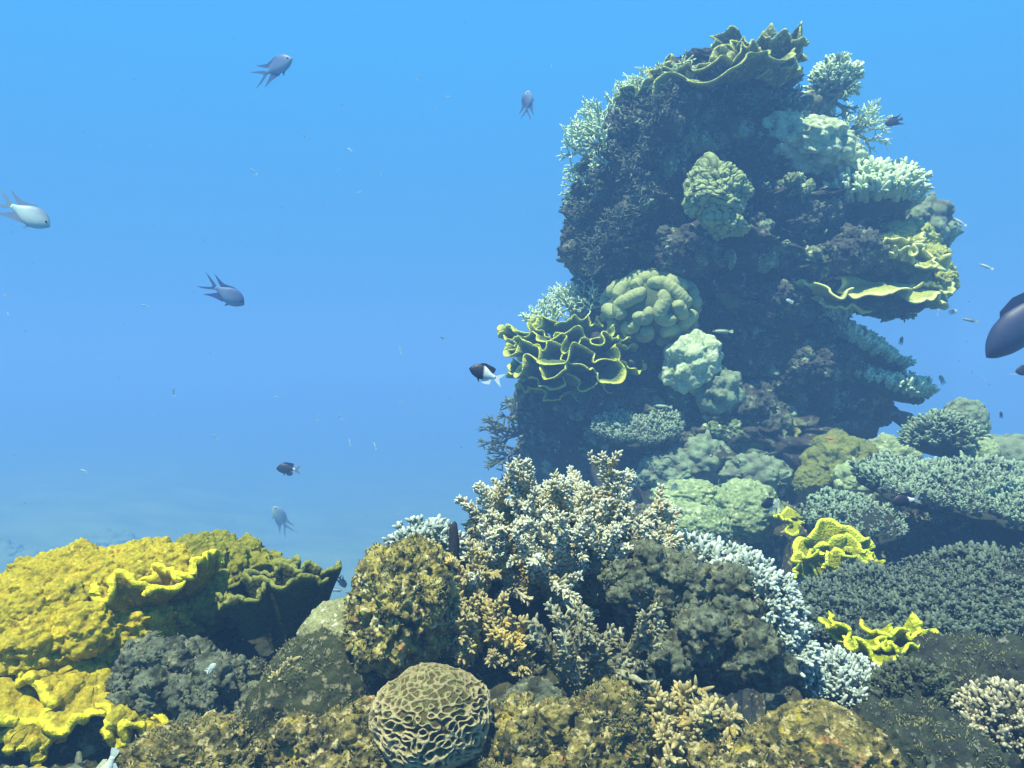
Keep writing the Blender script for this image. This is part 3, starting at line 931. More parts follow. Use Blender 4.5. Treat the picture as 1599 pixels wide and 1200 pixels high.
# grey fingers, dead, with a long branch reaching right
root = empty('dead_coral', P(890, 1060, 1.42), 'dead grey coral with blunt fingers and one long branch reaching right', 'dead coral')
RL = np.array(root.location)
for (f, t_, dy, r, kk) in [((880, 1050), (842, 962), -.02, .012, 1), ((885, 1050), (868, 968), -.03, .015, 2), ((890, 1050), (884, 952), .0, .014, 1), ((895, 1040), (908, 960), -.02, .014, 1), ((905, 1040), (948, 978), -.03, .012, 2),
                           ((895, 1070), (890, 1000), -.05, .016, 1), ((905, 1052), (1066, 1034), -.03, .011, 4), ((900, 1060), (960, 1030), .03, .012, 2), ((895, 1095), (900, 1030), -.02, .018, 0), ((920, 1020), (935, 985), .03, .010, 1)]:
    a, b = P(f[0], f[1], 1.42), P(t_[0], t_[1], 1.42 + dy)
    mb = MB()
    stag_branch(mb, a, b - a, np.linalg.norm(b - a), r * 1.25, rg, nub=.008, kids=kk, upb=.25, dens=.35)
    mb.build('branch', M_DEAD, root, loc=RL)

# lumpy boulder of turf, right of centre, and the white coral behind it
def turfy(U, V):
    f1, _ = worley(V * 20, 3)
    f1b, _ = worley(V * 46, 5)
    g1, _ = worley(V * 110, 7)
    return .036 * np.clip(1 - f1 * 1.15, 0, 1) ** .6 + .016 * np.clip(1 - f1b * 1.1, 0, 1) + .006 * np.clip(1 - g1 * 1.2, 0, 1) + .006 * fbm(V * 70, 3, 5, .65), np.zeros(len(V))
cluster_rock('turf_boulder', P(1088, 992, 1.58), (S(118, 1.58), .14, S(100, 1.58)), 56, .040, 'large dark lumpy boulder under algae, right of the tall branching coral', 'boulder', M_TURF, 41, (0, 14, 0))
cluster_rock('turf_boulder', P(995, 912, 1.58), (S(66, 1.6), .08, S(46, 1.6)), 24, .03, 'smaller grey knobbly lump at the foot of the tall branching coral', 'boulder', M_TURF, 43)
bush('branching_coral', P(1090, 915, 1.74), (S(118, 1.74), .13, S(62, 1.74)), 340, .042, 'blue white branching coral fringing the top of the dark lumpy boulder', 'branching coral', M_BLUEWHITE, 9, .5, rot=(0, 10, 0))
bush('branching_coral', P(1170, 948, 1.62), (S(70, 1.62), .12, S(64, 1.62)), 260, .036, 'bright white branching coral on the upper right edge of the dark lumpy boulder', 'branching coral', M_BLUEWHITE, 10, .3, rot=(0, 40, 0))
bush('branching_coral', P(1210, 1010, 1.58), (S(46, 1.58), .08, S(46, 1.58)), 130, .036, 'small pale coral tuft sticking out low on the right of the lumpy boulder', 'branching coral', M_BLUEWHITE, 12, .1, rot=(0, 60, 0))
bush('branching_coral', P(1310, 1092, 1.62), (S(80, 1.62), .10, S(62, 1.62)), 330, .034, 'low thicket of pale blue branch tips below the lower yellow scroll coral', 'branching coral', M_BLUEWHITE, 14, .6, zmin=.0, rot=(0, 14, 0))

# brain coral close to the lens
def brain(U, V):
    q = V + .003 * np.stack([vnoise(V * 70, 5), vnoise(V * 70, 6), vnoise(V * 70, 7)], 1)
    f = waves(q * np.array([.85, .85, 1.1]), 440, 6, 34, .1)
    f1, f2 = worley(q * 58, 17)
    ridge = sstep(.95, .28, np.abs(f))
    low = sstep(.85, .35, U[:, 2] - .2 * U[:, 1])        # the crown is worn flatter
    return .0075 * ridge * (.35 + .65 * low) * .85 + .0016 * fbm(V * 140, 3, 4), ridge * (.55 + .45 * low)
V, T, tip = blob(P(674, 1122, 1.27), (S(86, 1.27), .088, S(76, 1.27)), 8, 51, .12, 1.4, .02, 5, 3, (0, 0, 0), brain)
V[:, 2] = np.where(V[:, 2] < P(0, 1180, 1.27)[2], P(0, 1180, 1.27)[2] - (P(0, 1180, 1.27)[2] - V[:, 2]) * .5, V[:, 2])
tag(MB().add(V, None, T, tip).build('brain_coral', M_BRAIN, loc=P(672, 1200, 1.27)), 'domed brain coral with cream ridges at the bottom edge', 'brain coral')

cluster_rock('bottom_rock', P(572, 1204, 1.24), (S(40, 1.18), .05, S(22, 1.18)), 14, .018, 'small crusted rock at the left foot of the brain coral', 'rock', M_MOUND, 151)
cluster_rock('bottom_rock', P(778, 1204, 1.24), (S(38, 1.18), .05, S(24, 1.18)), 14, .018, 'small crusted rock at the right foot of the brain coral', 'rock', M_MOUND, 152)
# rocks and mounds along the bottom edge
dome_coral('mound_coral', P(836, 1100, 1.36), (S(52, 1.36), .06, S(34, 1.36)), 'dark rounded coral hump in the shade right of the brain coral', 'mound coral', M_TURF, crusty(120, .003, 4), 6, 55, .1, .02, 8)
cluster_rock('bottom_rock', P(850, 1175, 1.28), (S(88, 1.28), .08, S(54, 1.28)), 26, .034, 'mottled rock with orange and yellow crust right of the brain coral', 'rock', M_MOUND, 57)
dome_coral('bottom_rock', P(950, 1140, 1.32), (S(62, 1.32), .08, S(66, 1.32)), 'mottled rock with a pinkish crown, beneath the dead grey fingers', 'rock', M_MOUND, crusty(66, .007, 3), 7, 58, .2, .08, 7)
cluster_rock('bottom_rock', P(525, 1180, 1.3), (S(88, 1.3), .08, S(54, 1.3)), 28, .032, 'low yellow flecked rock left of the brain coral', 'rock', M_MOUND, 59)
dome_coral('mound_coral', P(1290, 1190, 1.28), (S(112, 1.28), .11, S(80, 1.28)), 'broad rounded coral mound with fine tan speckles at the bottom right', 'mound coral', M_MOUND, crusty(110, .003, 7), 7, 61, .1, .03, 8, rot=(0, 10, 0))
cluster_rock('bottom_rock', P(1160, 1200, 1.28), (S(80, 1.28), .07, S(48, 1.28)), 24, .03, 'rough low rock left of the broad speckled mound', 'rock', M_MOUND, 62)
root = empty('knobby_coral', P(1080, 1170, 1.3), 'tan knobbly short branched coral left of the broad speckled mound', 'branching coral')
RL = np.array(root.location)
for (f, t_, dy, r) in [((1040, 1150), (1005, 1078), .02, .013), ((1050, 1150), (1040, 1085), .0, .013), ((1060, 1150), (1062, 1070), .03, .013), ((1080, 1150), (1100, 1095), .0, .015), ((1090, 1150), (1125, 1105), -.02, .014),
                       ((1100, 1160), (1160, 1130), -.03, .013), ((1040, 1170), (1000, 1130), -.04, .014), ((1060, 1175), (1030, 1150), -.06, .015), ((1080, 1175), (1085, 1125), -.06, .016), ((1100, 1180), (1130, 1160), -.06, .014),
                       ((1040, 1190), (1008, 1185), -.07, .014), ((1110, 1180), (1185, 1165), -.02, .012)]:
    a, b = P(f[0], f[1], 1.34), P(t_[0], t_[1], 1.34 + dy)
    mb = MB()
    stag_branch(mb, a, b - a, np.linalg.norm(b - a), r, rg, nub=.0115, kids=3, upb=.3, dens=.75)
    mb.build('branch', M_STAG2, root, loc=RL)
root = empty('knobby_coral', P(440, 1090, 1.42), 'small tan knobbly coral on the left flank of the dark slope', 'branching coral')
RL = np.array(root.location)
for (f, t_, dy, r) in [((450, 1075), (440, 1032), .0, .009), ((445, 1080), (425, 1060), -.02, .010), ((455, 1070), (478, 1035), .0, .008), ((440, 1095), (420, 1085), -.02, .010), ((450, 1100), (440, 1120), -.04, .010)]:
    a, b = P(f[0], f[1], 1.42), P(t_[0], t_[1], 1.42 + dy)
    mb = MB()
    stag_branch(mb, a, b - a, np.linalg.norm(b - a), r, rg, nub=.009, kids=2, upb=.2, dens=.8)
    mb.build('branch', M_STAG2, root, loc=RL)

# ================================================================== right
table('table_coral', P(1535, 925, 2.2), .56, .27, 1900, .04, 'broad dark grey table coral at the right edge, over the lower yellow scroll coral', M_TABLE, 3, rot=(6, -7, 0), stalk=.35, thick=.05)
table('table_coral', P(1580, 768, 3.5), .66, .46, 1500, .055, 'paler table coral with whitish tips further up the right edge', M_TABLE2, 5, rot=(8, 5, 0), stalk=.4, thick=.05)
table('table_coral', P(1335, 803, 3.3), .20, .17, 330, .05, 'small round greenish coral head below the pillar foot, left of the black and white fish', M_TABLE2, 8, rot=(14, 0, 0), stalk=.2, thick=.08, sag=.5)
table('table_coral', P(1640, 800, 3.0), .18, .2, 200, .05, 'white tipped coral cut off by the right edge', M_TABLE2, 12, rot=(10, -10, 0), stalk=.3)
table('table_coral', P(1640, 712, 5.6), .75, .5, 500, .06, 'faint far table coral behind the rounded bushy corals', M_TABLE, 13, rot=(3, 0, 0), stalk=.4)

def scroll(name, label, m, leaves, base=None, cat='scroll coral', n_th=130, n_r=24, rvar=.15, th=.008):
    root = empty(name, base, label, cat)
    RL = np.array(root.location)
    for (px, py, Y_, R0, a0, a1, cup, pw, amp, fr, rot, sd) in leaves:
        V, Q, tip = sheet(R_(a0), R_(a1), .015, S(R0, Y_), cup, pw, amp, fr, sd, th * Y_ ** .6, rvar, n_th, n_r)
        MB().add(put(V, P(px, py, Y_), rot), Q, None, tip).build('plate', m, root, loc=RL)
    return root
scroll('scroll_coral', 'bright yellow coral of broad overlapping plates, above the left end of the dark table coral', M_BRIGHT, [
    (1300, 885, 2.78, 66, 20, 165, .05, 1.3, .05, 2.1, (62, 0, 0), 3), (1290, 890, 2.72, 44, 60, 200, .05, 1.2, .045, 2.1, (66, 0, 10), 4), (1310, 893, 2.68, 44, 10, 140, .05, 1.2, .045, 2.1, (58, 0, -10), 5),
    (1268, 900, 2.66, 36, 70, 190, .05, 1.2, .045, 2.1, (70, 0, 0), 6), (1322, 900, 2.60, 36, 20, 170, .028, 1.2, .045, 2.1, (56, 0, -8), 7), (1340, 890, 2.66, 34, -10, 110, .028, 1.1, .045, 2.1, (60, 0, 0), 8)], P(1300, 910, 2.75), rvar=.34)
scroll('scroll_coral', 'bright yellow curled coral in the shade below the dark table coral', M_BRIGHT, [
    (1335, 1000, 1.80, 50, -195, 0, .04, 1.2, .03, 2.0, (12, 8, 0), 13), (1375, 1022, 1.74, 62, -180, 0, .042, 1.2, .034, 2.0, (14, 2, 0), 14), (1408, 1012, 1.76, 46, -160, 30, .035, 1.2, .036, 2.0, (12, -4, 0), 15),
    (1385, 1002, 1.82, 44, -180, 20, .05, 1.1, .032, 2.0, (10, 0, 0), 16), (1322, 992, 1.82, 36, -200, -30, .02, 1.3, .03, 2.0, (20, 20, 0), 17), (1425, 1030, 1.72, 32, -150, 20, .02, 1.2, .026, 2.0, (24, -10, 0), 18)], P(1375, 1045, 1.75))

# dark corner bottom right
dome_coral('dark_rock', P(1535, 1090, 1.62), (S(110, 1.62), .14, S(64, 1.62)), 'dark flat topped rock under the dark table coral at the right edge', 'rock', M_DARKROCK, turfy, 6, 71, .2, .05, 7)
bush('dark_bush', P(1425, 1110, 1.52), (S(62, 1.52), .10, S(66, 1.52)), 230, .03, 'dark knobbly coral bush right of the pale blue thicket', 'branching coral', mat('dark_bush', (.055, .07, .035), (.025, .033, .02), tip=(.13, .155, .09), nscale=20, bump=.8, bscale=120), 21, .4)
bush('dark_bush', P(1575, 1150, 1.38), (S(70, 1.38), .09, S(62, 1.38)), 200, .034, 'dark coral with cream branch tips in the bottom right corner', 'branching coral', mat('cream_tips', (.12, .12, .07), (.06, .06, .045), tip=(.62, .56, .36), nscale=20, bump=.7, bscale=120), 22, .5)
dome_coral('dark_rock', P(1450, 1195, 1.36), (S(95, 1.36), .1, S(52, 1.36)), 'dark low rock at the bottom edge right of the broad speckled mound', 'rock', M_DARKROCK, turfy, 6, 73, .25, .06, 7)

# bushy heads on the right behind the pale table
bush('soft_bush', P(1472, 693, 4.1), (S(56, 4.1), .2, S(46, 4.1)), 260, .055, 'grey green bushy coral right of the pillar foot', 'soft coral', M_BUSH, 31, .3, protos=FINGERS_LITE)
dome_coral('round_boulder', P(1506, 660, 4.3), (S(31, 4.3), .13, S(36, 4.3)), 'rounded grey coral head standing above the grey green bush', 'boulder', M_BUSH, knobs(30, .012, 4), 6, 75, .12, .05, 6)
dome_coral('smooth_mound', P(1530, 706, 4.0), (S(26, 4.0), .1, S(24, 4.0)), 'small smooth pale mound right of the grey green bush', 'mound coral', M_PALE, knobs(60, .004, 5), 5, 76, .08, .02, 6)
dome_coral('reef_head', P(1600, 730, 5.0), (.34, .3, .2), 'low dim coral rock behind the pale table coral at the right edge', 'rock', M_BUSH, knobs(18, .02, 6), 5, 78, .2, .08, 6)

# reef flat between the foreground and the pillar
for (px, py, Y_, ax, az, sd, m, lab, nm, fn) in [
        (1165, 800, 3.7, 56, 46, 81, M_PALE, 'pale green domed coral left of the small round coral head', 'dome_coral', knobs(60, .004, 2)),
        (1105, 825, 3.5, 38, 34, 82, M_PALE, 'smaller smooth pale dome in front of the large pale green dome', 'dome_coral', knobs(70, .003, 3)),
        (1075, 775, 3.9, 55, 24, 83, M_PALE, 'low pale green bank behind the tall branching coral', 'dome_coral', knobs(40, .01, 4)),
        (1060, 815, 3.6, 55, 30, 84, M_PALE, 'bumpy pale coral patch just right of the tall branching coral', 'dome_coral', knobs(42, .016, 5)),
        (1268, 755, 4.3, 27, 26, 85, M_YMOUND, 'olive yellow rounded coral on the slope below the pillar', 'mound_coral', knobs(50, .006, 6)),
        (1390, 722, 4.7, 40, 36, 86, M_PALE, 'pale knobbly coral at the right end of the pillar foot', 'knobby_mound', knobs(20, .04, 7)),
        (1310, 730, 4.5, 52, 48, 87, M_YMOUND, 'rough yellow green rock at the middle of the pillar foot', 'foot_rock', knobs(17, .045, 8)),
        (1345, 760, 4.3, 48, 30, 88, M_PALE, 'broken pale rock right of the olive yellow coral', 'foot_rock', knobs(19, .04, 9)),
        (1100, 722, 4.7, 58, 42, 89, M_BUSH, 'dull green rock below the small table coral of the pillar', 'foot_rock', knobs(17, .04, 10)),
        (1180, 745, 4.5, 50, 30, 90, M_BUSH, 'dull grey rock between the olive yellow coral and the pale bank', 'foot_rock', knobs(18, .04, 11)),
        (1040, 740, 4.6, 40, 30, 91, M_BUSH, 'dim green lump above the tips of the tall branching coral', 'foot_rock', knobs(20, .03, 12))]:
    dome_coral(nm, P(px, py, Y_), (S(ax, Y_), S(ax, Y_) * .8, S(az, Y_)), lab, 'rock' if 'rock' in nm else 'mound coral', m, fn, 6, sd, .2, .06, 7)
scroll('plate_coral', 'small flat pale yellow plate lying beside the large pale green dome', M_BRIGHT, [(1240, 815, 3.4, 26, 0, 360, .01, 1.5, .04, 1.5, (22, 0, 0), 31)], P(1240, 822, 3.4), 'plate coral')
scroll('plate_coral', 'thin edged dark olive plate hanging low on the pillar front', M_OLIVE, [(1206, 680, 4.75, 40, 0, 360, .03, 1.5, .06, 1.4, (46, 0, 0), 33)], P(1206, 690, 4.8), 'plate coral')

# ================================================================== corals on the pillar
def leaves_at(lst, dy=0.0):
    """(px, py, R, a0, a1, cup, pw, amp, freq, rot, seed, forward) -> scroll() leaves seated on the pillar face"""
    o = []
    for (px, py, R0, a0, a1, cup, pw, amp, fr, rot, sd, fw) in lst:
        q, Yh = hit(px, py, 0, 5.2)
        Yh = min(max(Yh, 4.55), 5.75) - fw
        o.append((px, py, Yh, R0, a0, a1, cup, pw, amp, fr, rot, sd))
    return o
scroll('cabbage_coral', 'large greenish cabbage coral of folded plates crowning the rock pillar', M_CABBAGE, [
    (1118, 144, 4.99, 120, -185, 0, 0.094, 1.3, 0.170, 2.5, (12, -17, 0), 3), (1192, 120, 4.94, 60, -200, 60, 0.144, 1.1, 0.153, 2.7, (0, 4, 0), 4), (1185, 100, 5.24, 66, -40, 220, 0.144, 1.0, 0.153, 2.7, (0, -6, 0), 5),
    (1210, 134, 4.84, 44, -140, 50, 0.072, 1.2, 0.111, 2.7, (6, -10, 0), 6), (1075, 138, 5.04, 84, -200, -20, 0.086, 1.2, 0.136, 2.7, (12, -18, 0), 7), (1130, 112, 5.19, 84, -20, 200, 0.137, 1.1, 0.145, 2.7, (0, -16, 0), 8),
    (1156, 120, 4.86, 46, -180, 0, 0.115, .95, 0.119, 2.7, (4, -6, 0), 9), (1022, 150, 4.95, 58, -200, 0, 0.072, 1.2, 0.102, 2.7, (8, -22, 0), 10), (1090, 134, 4.94, 50, -190, 10, 0.072, 1.0, 0.102, 2.8, (8, -14, 0), 11)], P(1140, 140, 5.2), 'cabbage coral', 230, 30, .18, .006)

scroll('ruffled_coral', 'yellow edged ruffled coral in tiers jutting out left of the lobed brain coral', M_RUFFLE, [
    (895, 560, 5.0, 105, -200, 10, .07, 1.4, .13, 3.5, (8, 2, 0), 13), (905, 578, 4.92, 96, -195, 10, .05, 1.4, .12, 3.5, (10, 2, 0), 14), (890, 540, 5.15, 104, -200, 30, .10, 1.4, .12, 3.5, (6, 0, 0), 15),
    (885, 598, 4.95, 82, -190, 0, .05, 1.4, .11, 3.7, (10, 6, 0), 16), (925, 556, 4.86, 62, -160, 30, .10, 1.2, .10, 3.5, (4, -6, 0), 17), (850, 565, 4.95, 66, -220, -40, .09, 1.2, .10, 3.5, (4, 8, 0), 18),
    (870, 616, 5.05, 60, -190, -10, .04, 1.4, .08, 3.7, (12, 10, 0), 19), (840, 550, 5.1, 60, -240, -60, .10, 1.2, .10, 3.5, (0, 10, 0), 20), (890, 525, 5.2, 62, -200, 40, .10, 1.2, .10, 3.5, (6, 0, 0), 25)], P(880, 600, 5.2), 'ruffled coral', 260, 26, .2, .0042)
V, T, _ = blob(P(895, 590, 5.3), (S(75, 5.3), .35, S(55, 5.3)), 5, 12, .2, 1.6, .1, 5)
tag(MB().add(V, None, T).build('ledge_rock', M_PILLAR, loc=P(895, 630, 5.3)), 'dark rock ledge under the yellow edged ruffled coral', 'rock')

scroll('plate_coral', 'pale yellow plates in a cluster at the right end of the pillar ledge', M_YPLATE, [
    (1380, 445, 4.84, 88, -180, 0, -.02, 1.4, .13, 1.9, (14, 4, 0), 23), (1400, 400, 4.79, 40, -190, 20, .06, 1.3, .10, 2.0, (24, -6, 0), 24), (1435, 412, 4.74, 34, -170, 20, .03, 1.3, .10, 2.2, (26, 12, 0), 26),
    (1345, 418, 4.84, 34, -190, -10, .06, 1.3, .09, 2.2, (10, 0, 0), 27), (1445, 450, 4.79, 36, -150, 40, .02, 1.3, .09, 2.2, (16, 16, 0), 28), (1390, 385, 4.94, 46, -180, 180, .08, 1.3, .10, 2.0, (24, 0, 0), 29)], P(1400, 470, 5.3), 'plate coral')
for (px, py, Y_, ax, az, sd, lab) in [(1388, 400, 5.0, 40, 24, 131, 'pale yellow lumpy coral on top of the right ledge, behind the yellow plates'), (1432, 418, 5.0, 30, 24, 132, 'yellowish knobbly coral right of the lumpy one on the ledge'),
                                      (1450, 448, 5.0, 24, 22, 133, 'small yellowish knob at the far right corner of the ledge'), (1408, 378, 5.1, 34, 18, 134, 'greenish yellow coral between the ledge and the bright bushy coral')]:
    cluster_rock('ledge_coral', P(px, py, Y_), (S(ax, Y_), .16, S(az, Y_)), 22, .07, lab, 'mound coral', M_YPLATE, sd, (-10, 8, 0), -.4, .012)
scroll('plate_coral', 'yellow tongue shaped plate sticking out left below the pale yellow cluster', M_YPLATE, leaves_at([
    (1300, 468, 66, -215, -90, .06, 1.3, .07, 1.8, (14, 12, 0), 30, .12), (1310, 476, 44, -180, -30, .02, 1.3, .06, 1.8, (20, 10, 0), 32, .15)]), P(1310, 480, 5.3), 'plate coral')
V, T, _ = blob(P(1385, 452, 5.35), (S(88, 5.4), .4, S(40, 5.4)), 5, 13, .2, 1.6, .12, 5)
tag(MB().add(V, None, T).build('ledge_rock', M_PILLAR, loc=P(1395, 480, 5.4)), 'dark rock ledge under the pale yellow plate cluster', 'rock')

# lobed brain coral: fat winding lobes with deep grooves
def worm_coral(name, c, rad, r, label, m, seed=0):
    """a dome covered by fat winding lobes that stop where they meet each other"""
    rg = np.random.RandomState(seed)
    rad = np.asarray(rad, float)
    root = empty(name, np.asarray(c) - np.array([0, 0, rad[2]]), label, 'brain coral')
    RL = np.array(root.location)
    def onto(p):
        return p / np.linalg.norm(p / rad)
    taken = np.zeros((0, 3))
    worms = []
    step = r * .42
    for t_ in range(9000):
        u = rg.normal(size=3)
        u[1] = -abs(u[1]) + .35
        p = onto(u / np.linalg.norm(u) * rad)
        if len(taken) and np.min(np.linalg.norm(taken - p, axis=1)) < r * 1.76:
            continue
        if p[2] < -.75 * rad[2] or (p[1] > .5 * rad[1]):
            continue
        n = p / rad ** 2
        n /= np.linalg.norm(n)
        h = np.cross(n, rg.normal(size=3)) if p[2] > -.1 * rad[2] else np.array([rg.normal() * .3, 0, -1.0])
        path = [p]
        curl = rg.normal() * .2
        for q in range(rg.randint(14, 34)):
            n = p / rad ** 2
            n /= np.linalg.norm(n)
            h = h - n * (h @ n)
            h /= np.linalg.norm(h)
            curl = .8 * curl + rg.normal() * .16
            h = h + np.cross(n, h) * curl
            p2 = onto(p + h * step)
            own = np.array(path[:-9]) if len(path) > 9 else np.zeros((0, 3))
            oth = np.concatenate([taken, own])
            if len(oth) and np.min(np.linalg.norm(oth - p2, axis=1)) < r * 1.76:
                curl = -curl + rg.choice([-.5, .5])
                h = h + np.cross(n, h) * curl * 1.5
                p2 = onto(p + h / np.linalg.norm(h) * step)
                if len(oth) and np.min(np.linalg.norm(oth - p2, axis=1)) < r * 1.7:
                    break
            if p2[2] < -1.0 * rad[2]:
                break
            path.append(p2)
            p = p2
        if len(path) < (10 if t_ < 2500 else 6 if t_ < 5000 else 3):
            continue
        taken = np.concatenate([taken, np.array(path)])
        worms.append(np.array(path))
    for k_, w_ in enumerate(worms):
        n_ = len(w_)
        x_ = np.arange(n_)
        xx = np.linspace(0, n_ - 1, max(8, n_ * 3))
        pts = np.stack([np.interp(xx, x_, w_[:, a]) for a in range(3)], 1)
        for _ in range(3):
            pts[1:-1] = (pts[:-2] + 2 * pts[1:-1] + pts[2:]) / 4
        dd = np.concatenate([[0], np.cumsum(np.linalg.norm(np.diff(pts, axis=0), axis=1))])
        e = np.minimum(dd, dd[-1] - dd)
        rr_ = r * 1.36 * np.sqrt(np.clip(1 - (1 - np.clip(e / (r * .9), 0, 1)) ** 2, .02, 1))
        V, Q, T = tube(pts, rr_, 18)
        nn_ = V / np.maximum(np.linalg.norm(V, axis=1), 1e-9)[:, None]
        V = V + nn_ * (.006 * fbm(V * 45, 3, k_))[:, None]
        MB().add(V + np.asarray(c), Q, T, np.full(len(V), .85)).build('lobe', m, root, loc=RL)
    V, T, _ = blob(c, rad * .97, 5, seed, .03, 1.5, .02, 6)
    MB().add(V, None, T).build('base', m, root, loc=RL)
    return root
YB = 4.9
worm_coral('lobed_coral', P(1016, 482, YB), (S(70, YB), .28, S(52, YB)), S(8.0, YB), 'big pale green brain coral with fat winding lobes on the pillar front', M_LOBED, 101)

def labyr(U, V):
    f = np.abs(waves(V, 120, 31, 30, .12))
    h = np.clip(f / .7, 0, 1)
    return .014 * h + .05 * fbm(V * 7, 3, 3), sstep(.2, .8, h) * .8
q, Yh = hit(1118, 300, 0, 5.0)
dome_coral('meandering_coral', P(1118, 300, Yh - .16), (S(42, 5), .14, S(38, 5)), 'pale greenish coral with fine winding ridges, high on the pillar front', 'brain coral', M_MEANDER, labyr, 7, 103, .28, .06, 5, rot=(-14, 22, 0))
q, Yh = hit(1130, 345, 0, 5.0)
dome_coral('meandering_coral', P(1130, 345, Yh - .24), (S(32, 5), .12, S(18, 5)), 'small arching ridged coral hanging below the high winding one', 'brain coral', M_MEANDER, labyr, 6, 104, .2, .06, 5, rot=(0, 26, 0))

q, Yh = hit(1080, 570, 0, 5.0)
dome_coral('knobby_mound', P(1080, 566, 4.72), (S(34, 5), .14, S(38, 5)), 'pale lumpy coral just below the right side of the lobed brain coral', 'mound coral', M_LIT, knobs(13, .05, 3), 6, 106, .2, .06, 6, rot=(0, 30, 0))
q, Yh = hit(1120, 612, 0, 5.0)
dome_coral('knobby_mound', P(1122, 612, 4.70), (S(28, 5), .12, S(30, 5)), 'dim lumpy coral under the pale lumpy one on the pillar front', 'mound coral', M_BUSH, knobs(13, .05, 4), 6, 107, .2, .06, 6, rot=(0, 30, 0))
q, Yh = hit(1138, 472, 0, 5.0)
dome_coral('crust_coral', P(1140, 468, Yh - .02), (S(26, 5), .1, S(17, 5)), 'small yellowish crusty coral right of the lobed brain coral', 'mound coral', M_YMOUND, knobs(18, .03, 5), 6, 108, .25, .08, 6, rot=(0, 40, 0))
q, Yh = hit(1192, 405, 0, 5.0)
cluster_rock('crust_coral', P(1192, 405, Yh), (S(15, 5), .06, S(24, 5)), 16, .032, 'small pale crusty coral in the dark middle of the pillar', 'mound coral', M_PALE, 109, level=4)
q, Yh = hit(1146, 405, 0, 5.0)
cluster_rock('crust_coral', P(1142, 402, Yh), (S(6, 5), .04, S(20, 5)), 12, .024, 'thin upright pale coral knob below the ridged corals', 'mound coral', M_PALE, 110, level=4)
q, Yh = hit(1044, 264, 0, 5.0)
cluster_rock('crust_coral', P(1044, 264, Yh - .03), (S(11, 5), .05, S(18, 5)), 12, .028, 'little pale coral lobe left of the high winding coral', 'mound coral', M_PALE, 111, level=4)
q, Yh = hit(1215, 175, 0, 5.0)
dome_coral('knobby_mound', P(1212, 165, 5.3), (S(15, 5), .12, S(42, 5)), 'narrow pale column of coral under the right end of the cabbage coral', 'mound coral', M_PALE, knobs(15, .03, 9), 5, 112, .2, .08, 6)

for k_, (px, py, r_) in enumerate([(1240, 292, 20), (1202, 238, 18), (1180, 352, 18), (1232, 442, 16), (1160, 610, 24), (1196, 575, 20), (1062, 622, 22), (1250, 560, 18), (1292, 622, 20), (960, 612, 18), (1016, 628, 16), (1078, 690, 24), (1130, 676, 22),
                                   (1000, 316, 22), (935, 372, 18), (1092, 222, 22), (1150, 205, 18), (1050, 380, 20), (1010, 400, 16), (1170, 520, 16), (1225, 640, 22), (1272, 400, 18), (1330, 372, 20), (900, 640, 22), (940, 690, 24)]):
    q, Yh = hit(px, py, 0, 5.0)
    cluster_rock('encrusting_coral', P(px, py, Yh + .03), (S(r_, 5) * 1.1, .09, S(r_, 5) * .85), 12, S(r_, 5) * .38, 'dim lumpy coral crust, one of many on the dark pillar face', 'encrusting coral', M_BUSH if k_ % 3 else M_PALE, 200 + k_, (0, 20, 0), -.5, .01, 4)['group'] = 'lumpy coral crusts on the pillar face'
for k_, (px, py, rx_, rz_) in enumerate([(1040, 205, 78, 52), (962, 300, 58, 46), (1205, 480, 52, 44), (1140, 655, 70, 40), (1275, 575, 66, 46), (945, 625, 70, 34), (1232, 345, 66, 38), (1075, 405, 52, 36), (1322, 405, 50, 30), (925, 395, 44, 42), (1165, 560, 46, 40), (1340, 620, 46, 34)]):
    q, Yh = hit(px, py, 0, 5.2)
    cluster_rock('rock_bulge', P(px, py, Yh + .10), (S(rx_, 5), .24, S(rz_, 5)), 30, S(rx_, 5) * .30, 'dark bulge of overgrown rock, one of several swelling out of the pillar face', 'rock', M_GROWN, 300 + k_, (-8, 0, 0), -.6, .014)['group'] = 'rock bulges on the pillar face'
# pale boulders and lumps on the right shoulder
for (px, py, Y_, ax, az, sd, lab) in [(1262, 228, 5.0, 72, 34, 113, 'large pale crusted boulder on the upper right shoulder of the pillar'), (1225, 212, 4.95, 34, 26, 114, 'small pale lump at the left end of the shoulder boulder'),
                                      (1310, 250, 5.05, 38, 30, 115, 'rounded pale lump at the right end of the shoulder boulder'), (1205, 262, 5.15, 26, 17, 116, 'little pale knob below the left end of the shoulder boulder'),
                                      (1300, 280, 5.15, 24, 22, 117, 'dim pale lump between the shoulder boulder and the bushy coral')]:
    dome_coral('shoulder_boulder', P(px, py, Y_), (S(ax, Y_), S(ax, Y_) * .8, S(az, Y_)), lab, 'boulder', M_LIT, knobs(15, .045, sd), 6, sd, .22, .09, 6, rot=(0, 14, 0))
bush('bushy_coral', P(1358, 322, 5.05), (S(74, 5.05), .28, S(58, 5.05)), 420, .105, 'bright bushy branching coral on the right shoulder of the pillar', 'branching coral', M_FINE, 51, .75, protos=FINGERS_LITE, zmin=.0)
bush('bushy_coral', P(1402, 296, 5.45), (S(34, 5.3), .2, S(30, 5.3)), 110, .09, 'smaller pale tuft at the upper right of the bright bushy coral', 'branching coral', M_FINE, 52, .8, protos=FINGERS_LITE, zmin=.0)
dome_coral('crust_rock', P(1440, 360, 5.45), (S(36, 5.4), .22, S(46, 5.4)), 'dark knobbly rock at the outer right edge of the pillar', 'rock', M_BUSH, knobs(13, .06, 3), 6, 118, .25, .08, 6)
bush('bushy_coral', P(1402, 490, 5.4), (S(20, 5.4), .1, S(18, 5.4)), 70, .06, 'round pale coral tuft under the right ledge of the pillar', 'branching coral', M_PALE, 53, .3, protos=FINGERS_LITE, zmin=-.6)
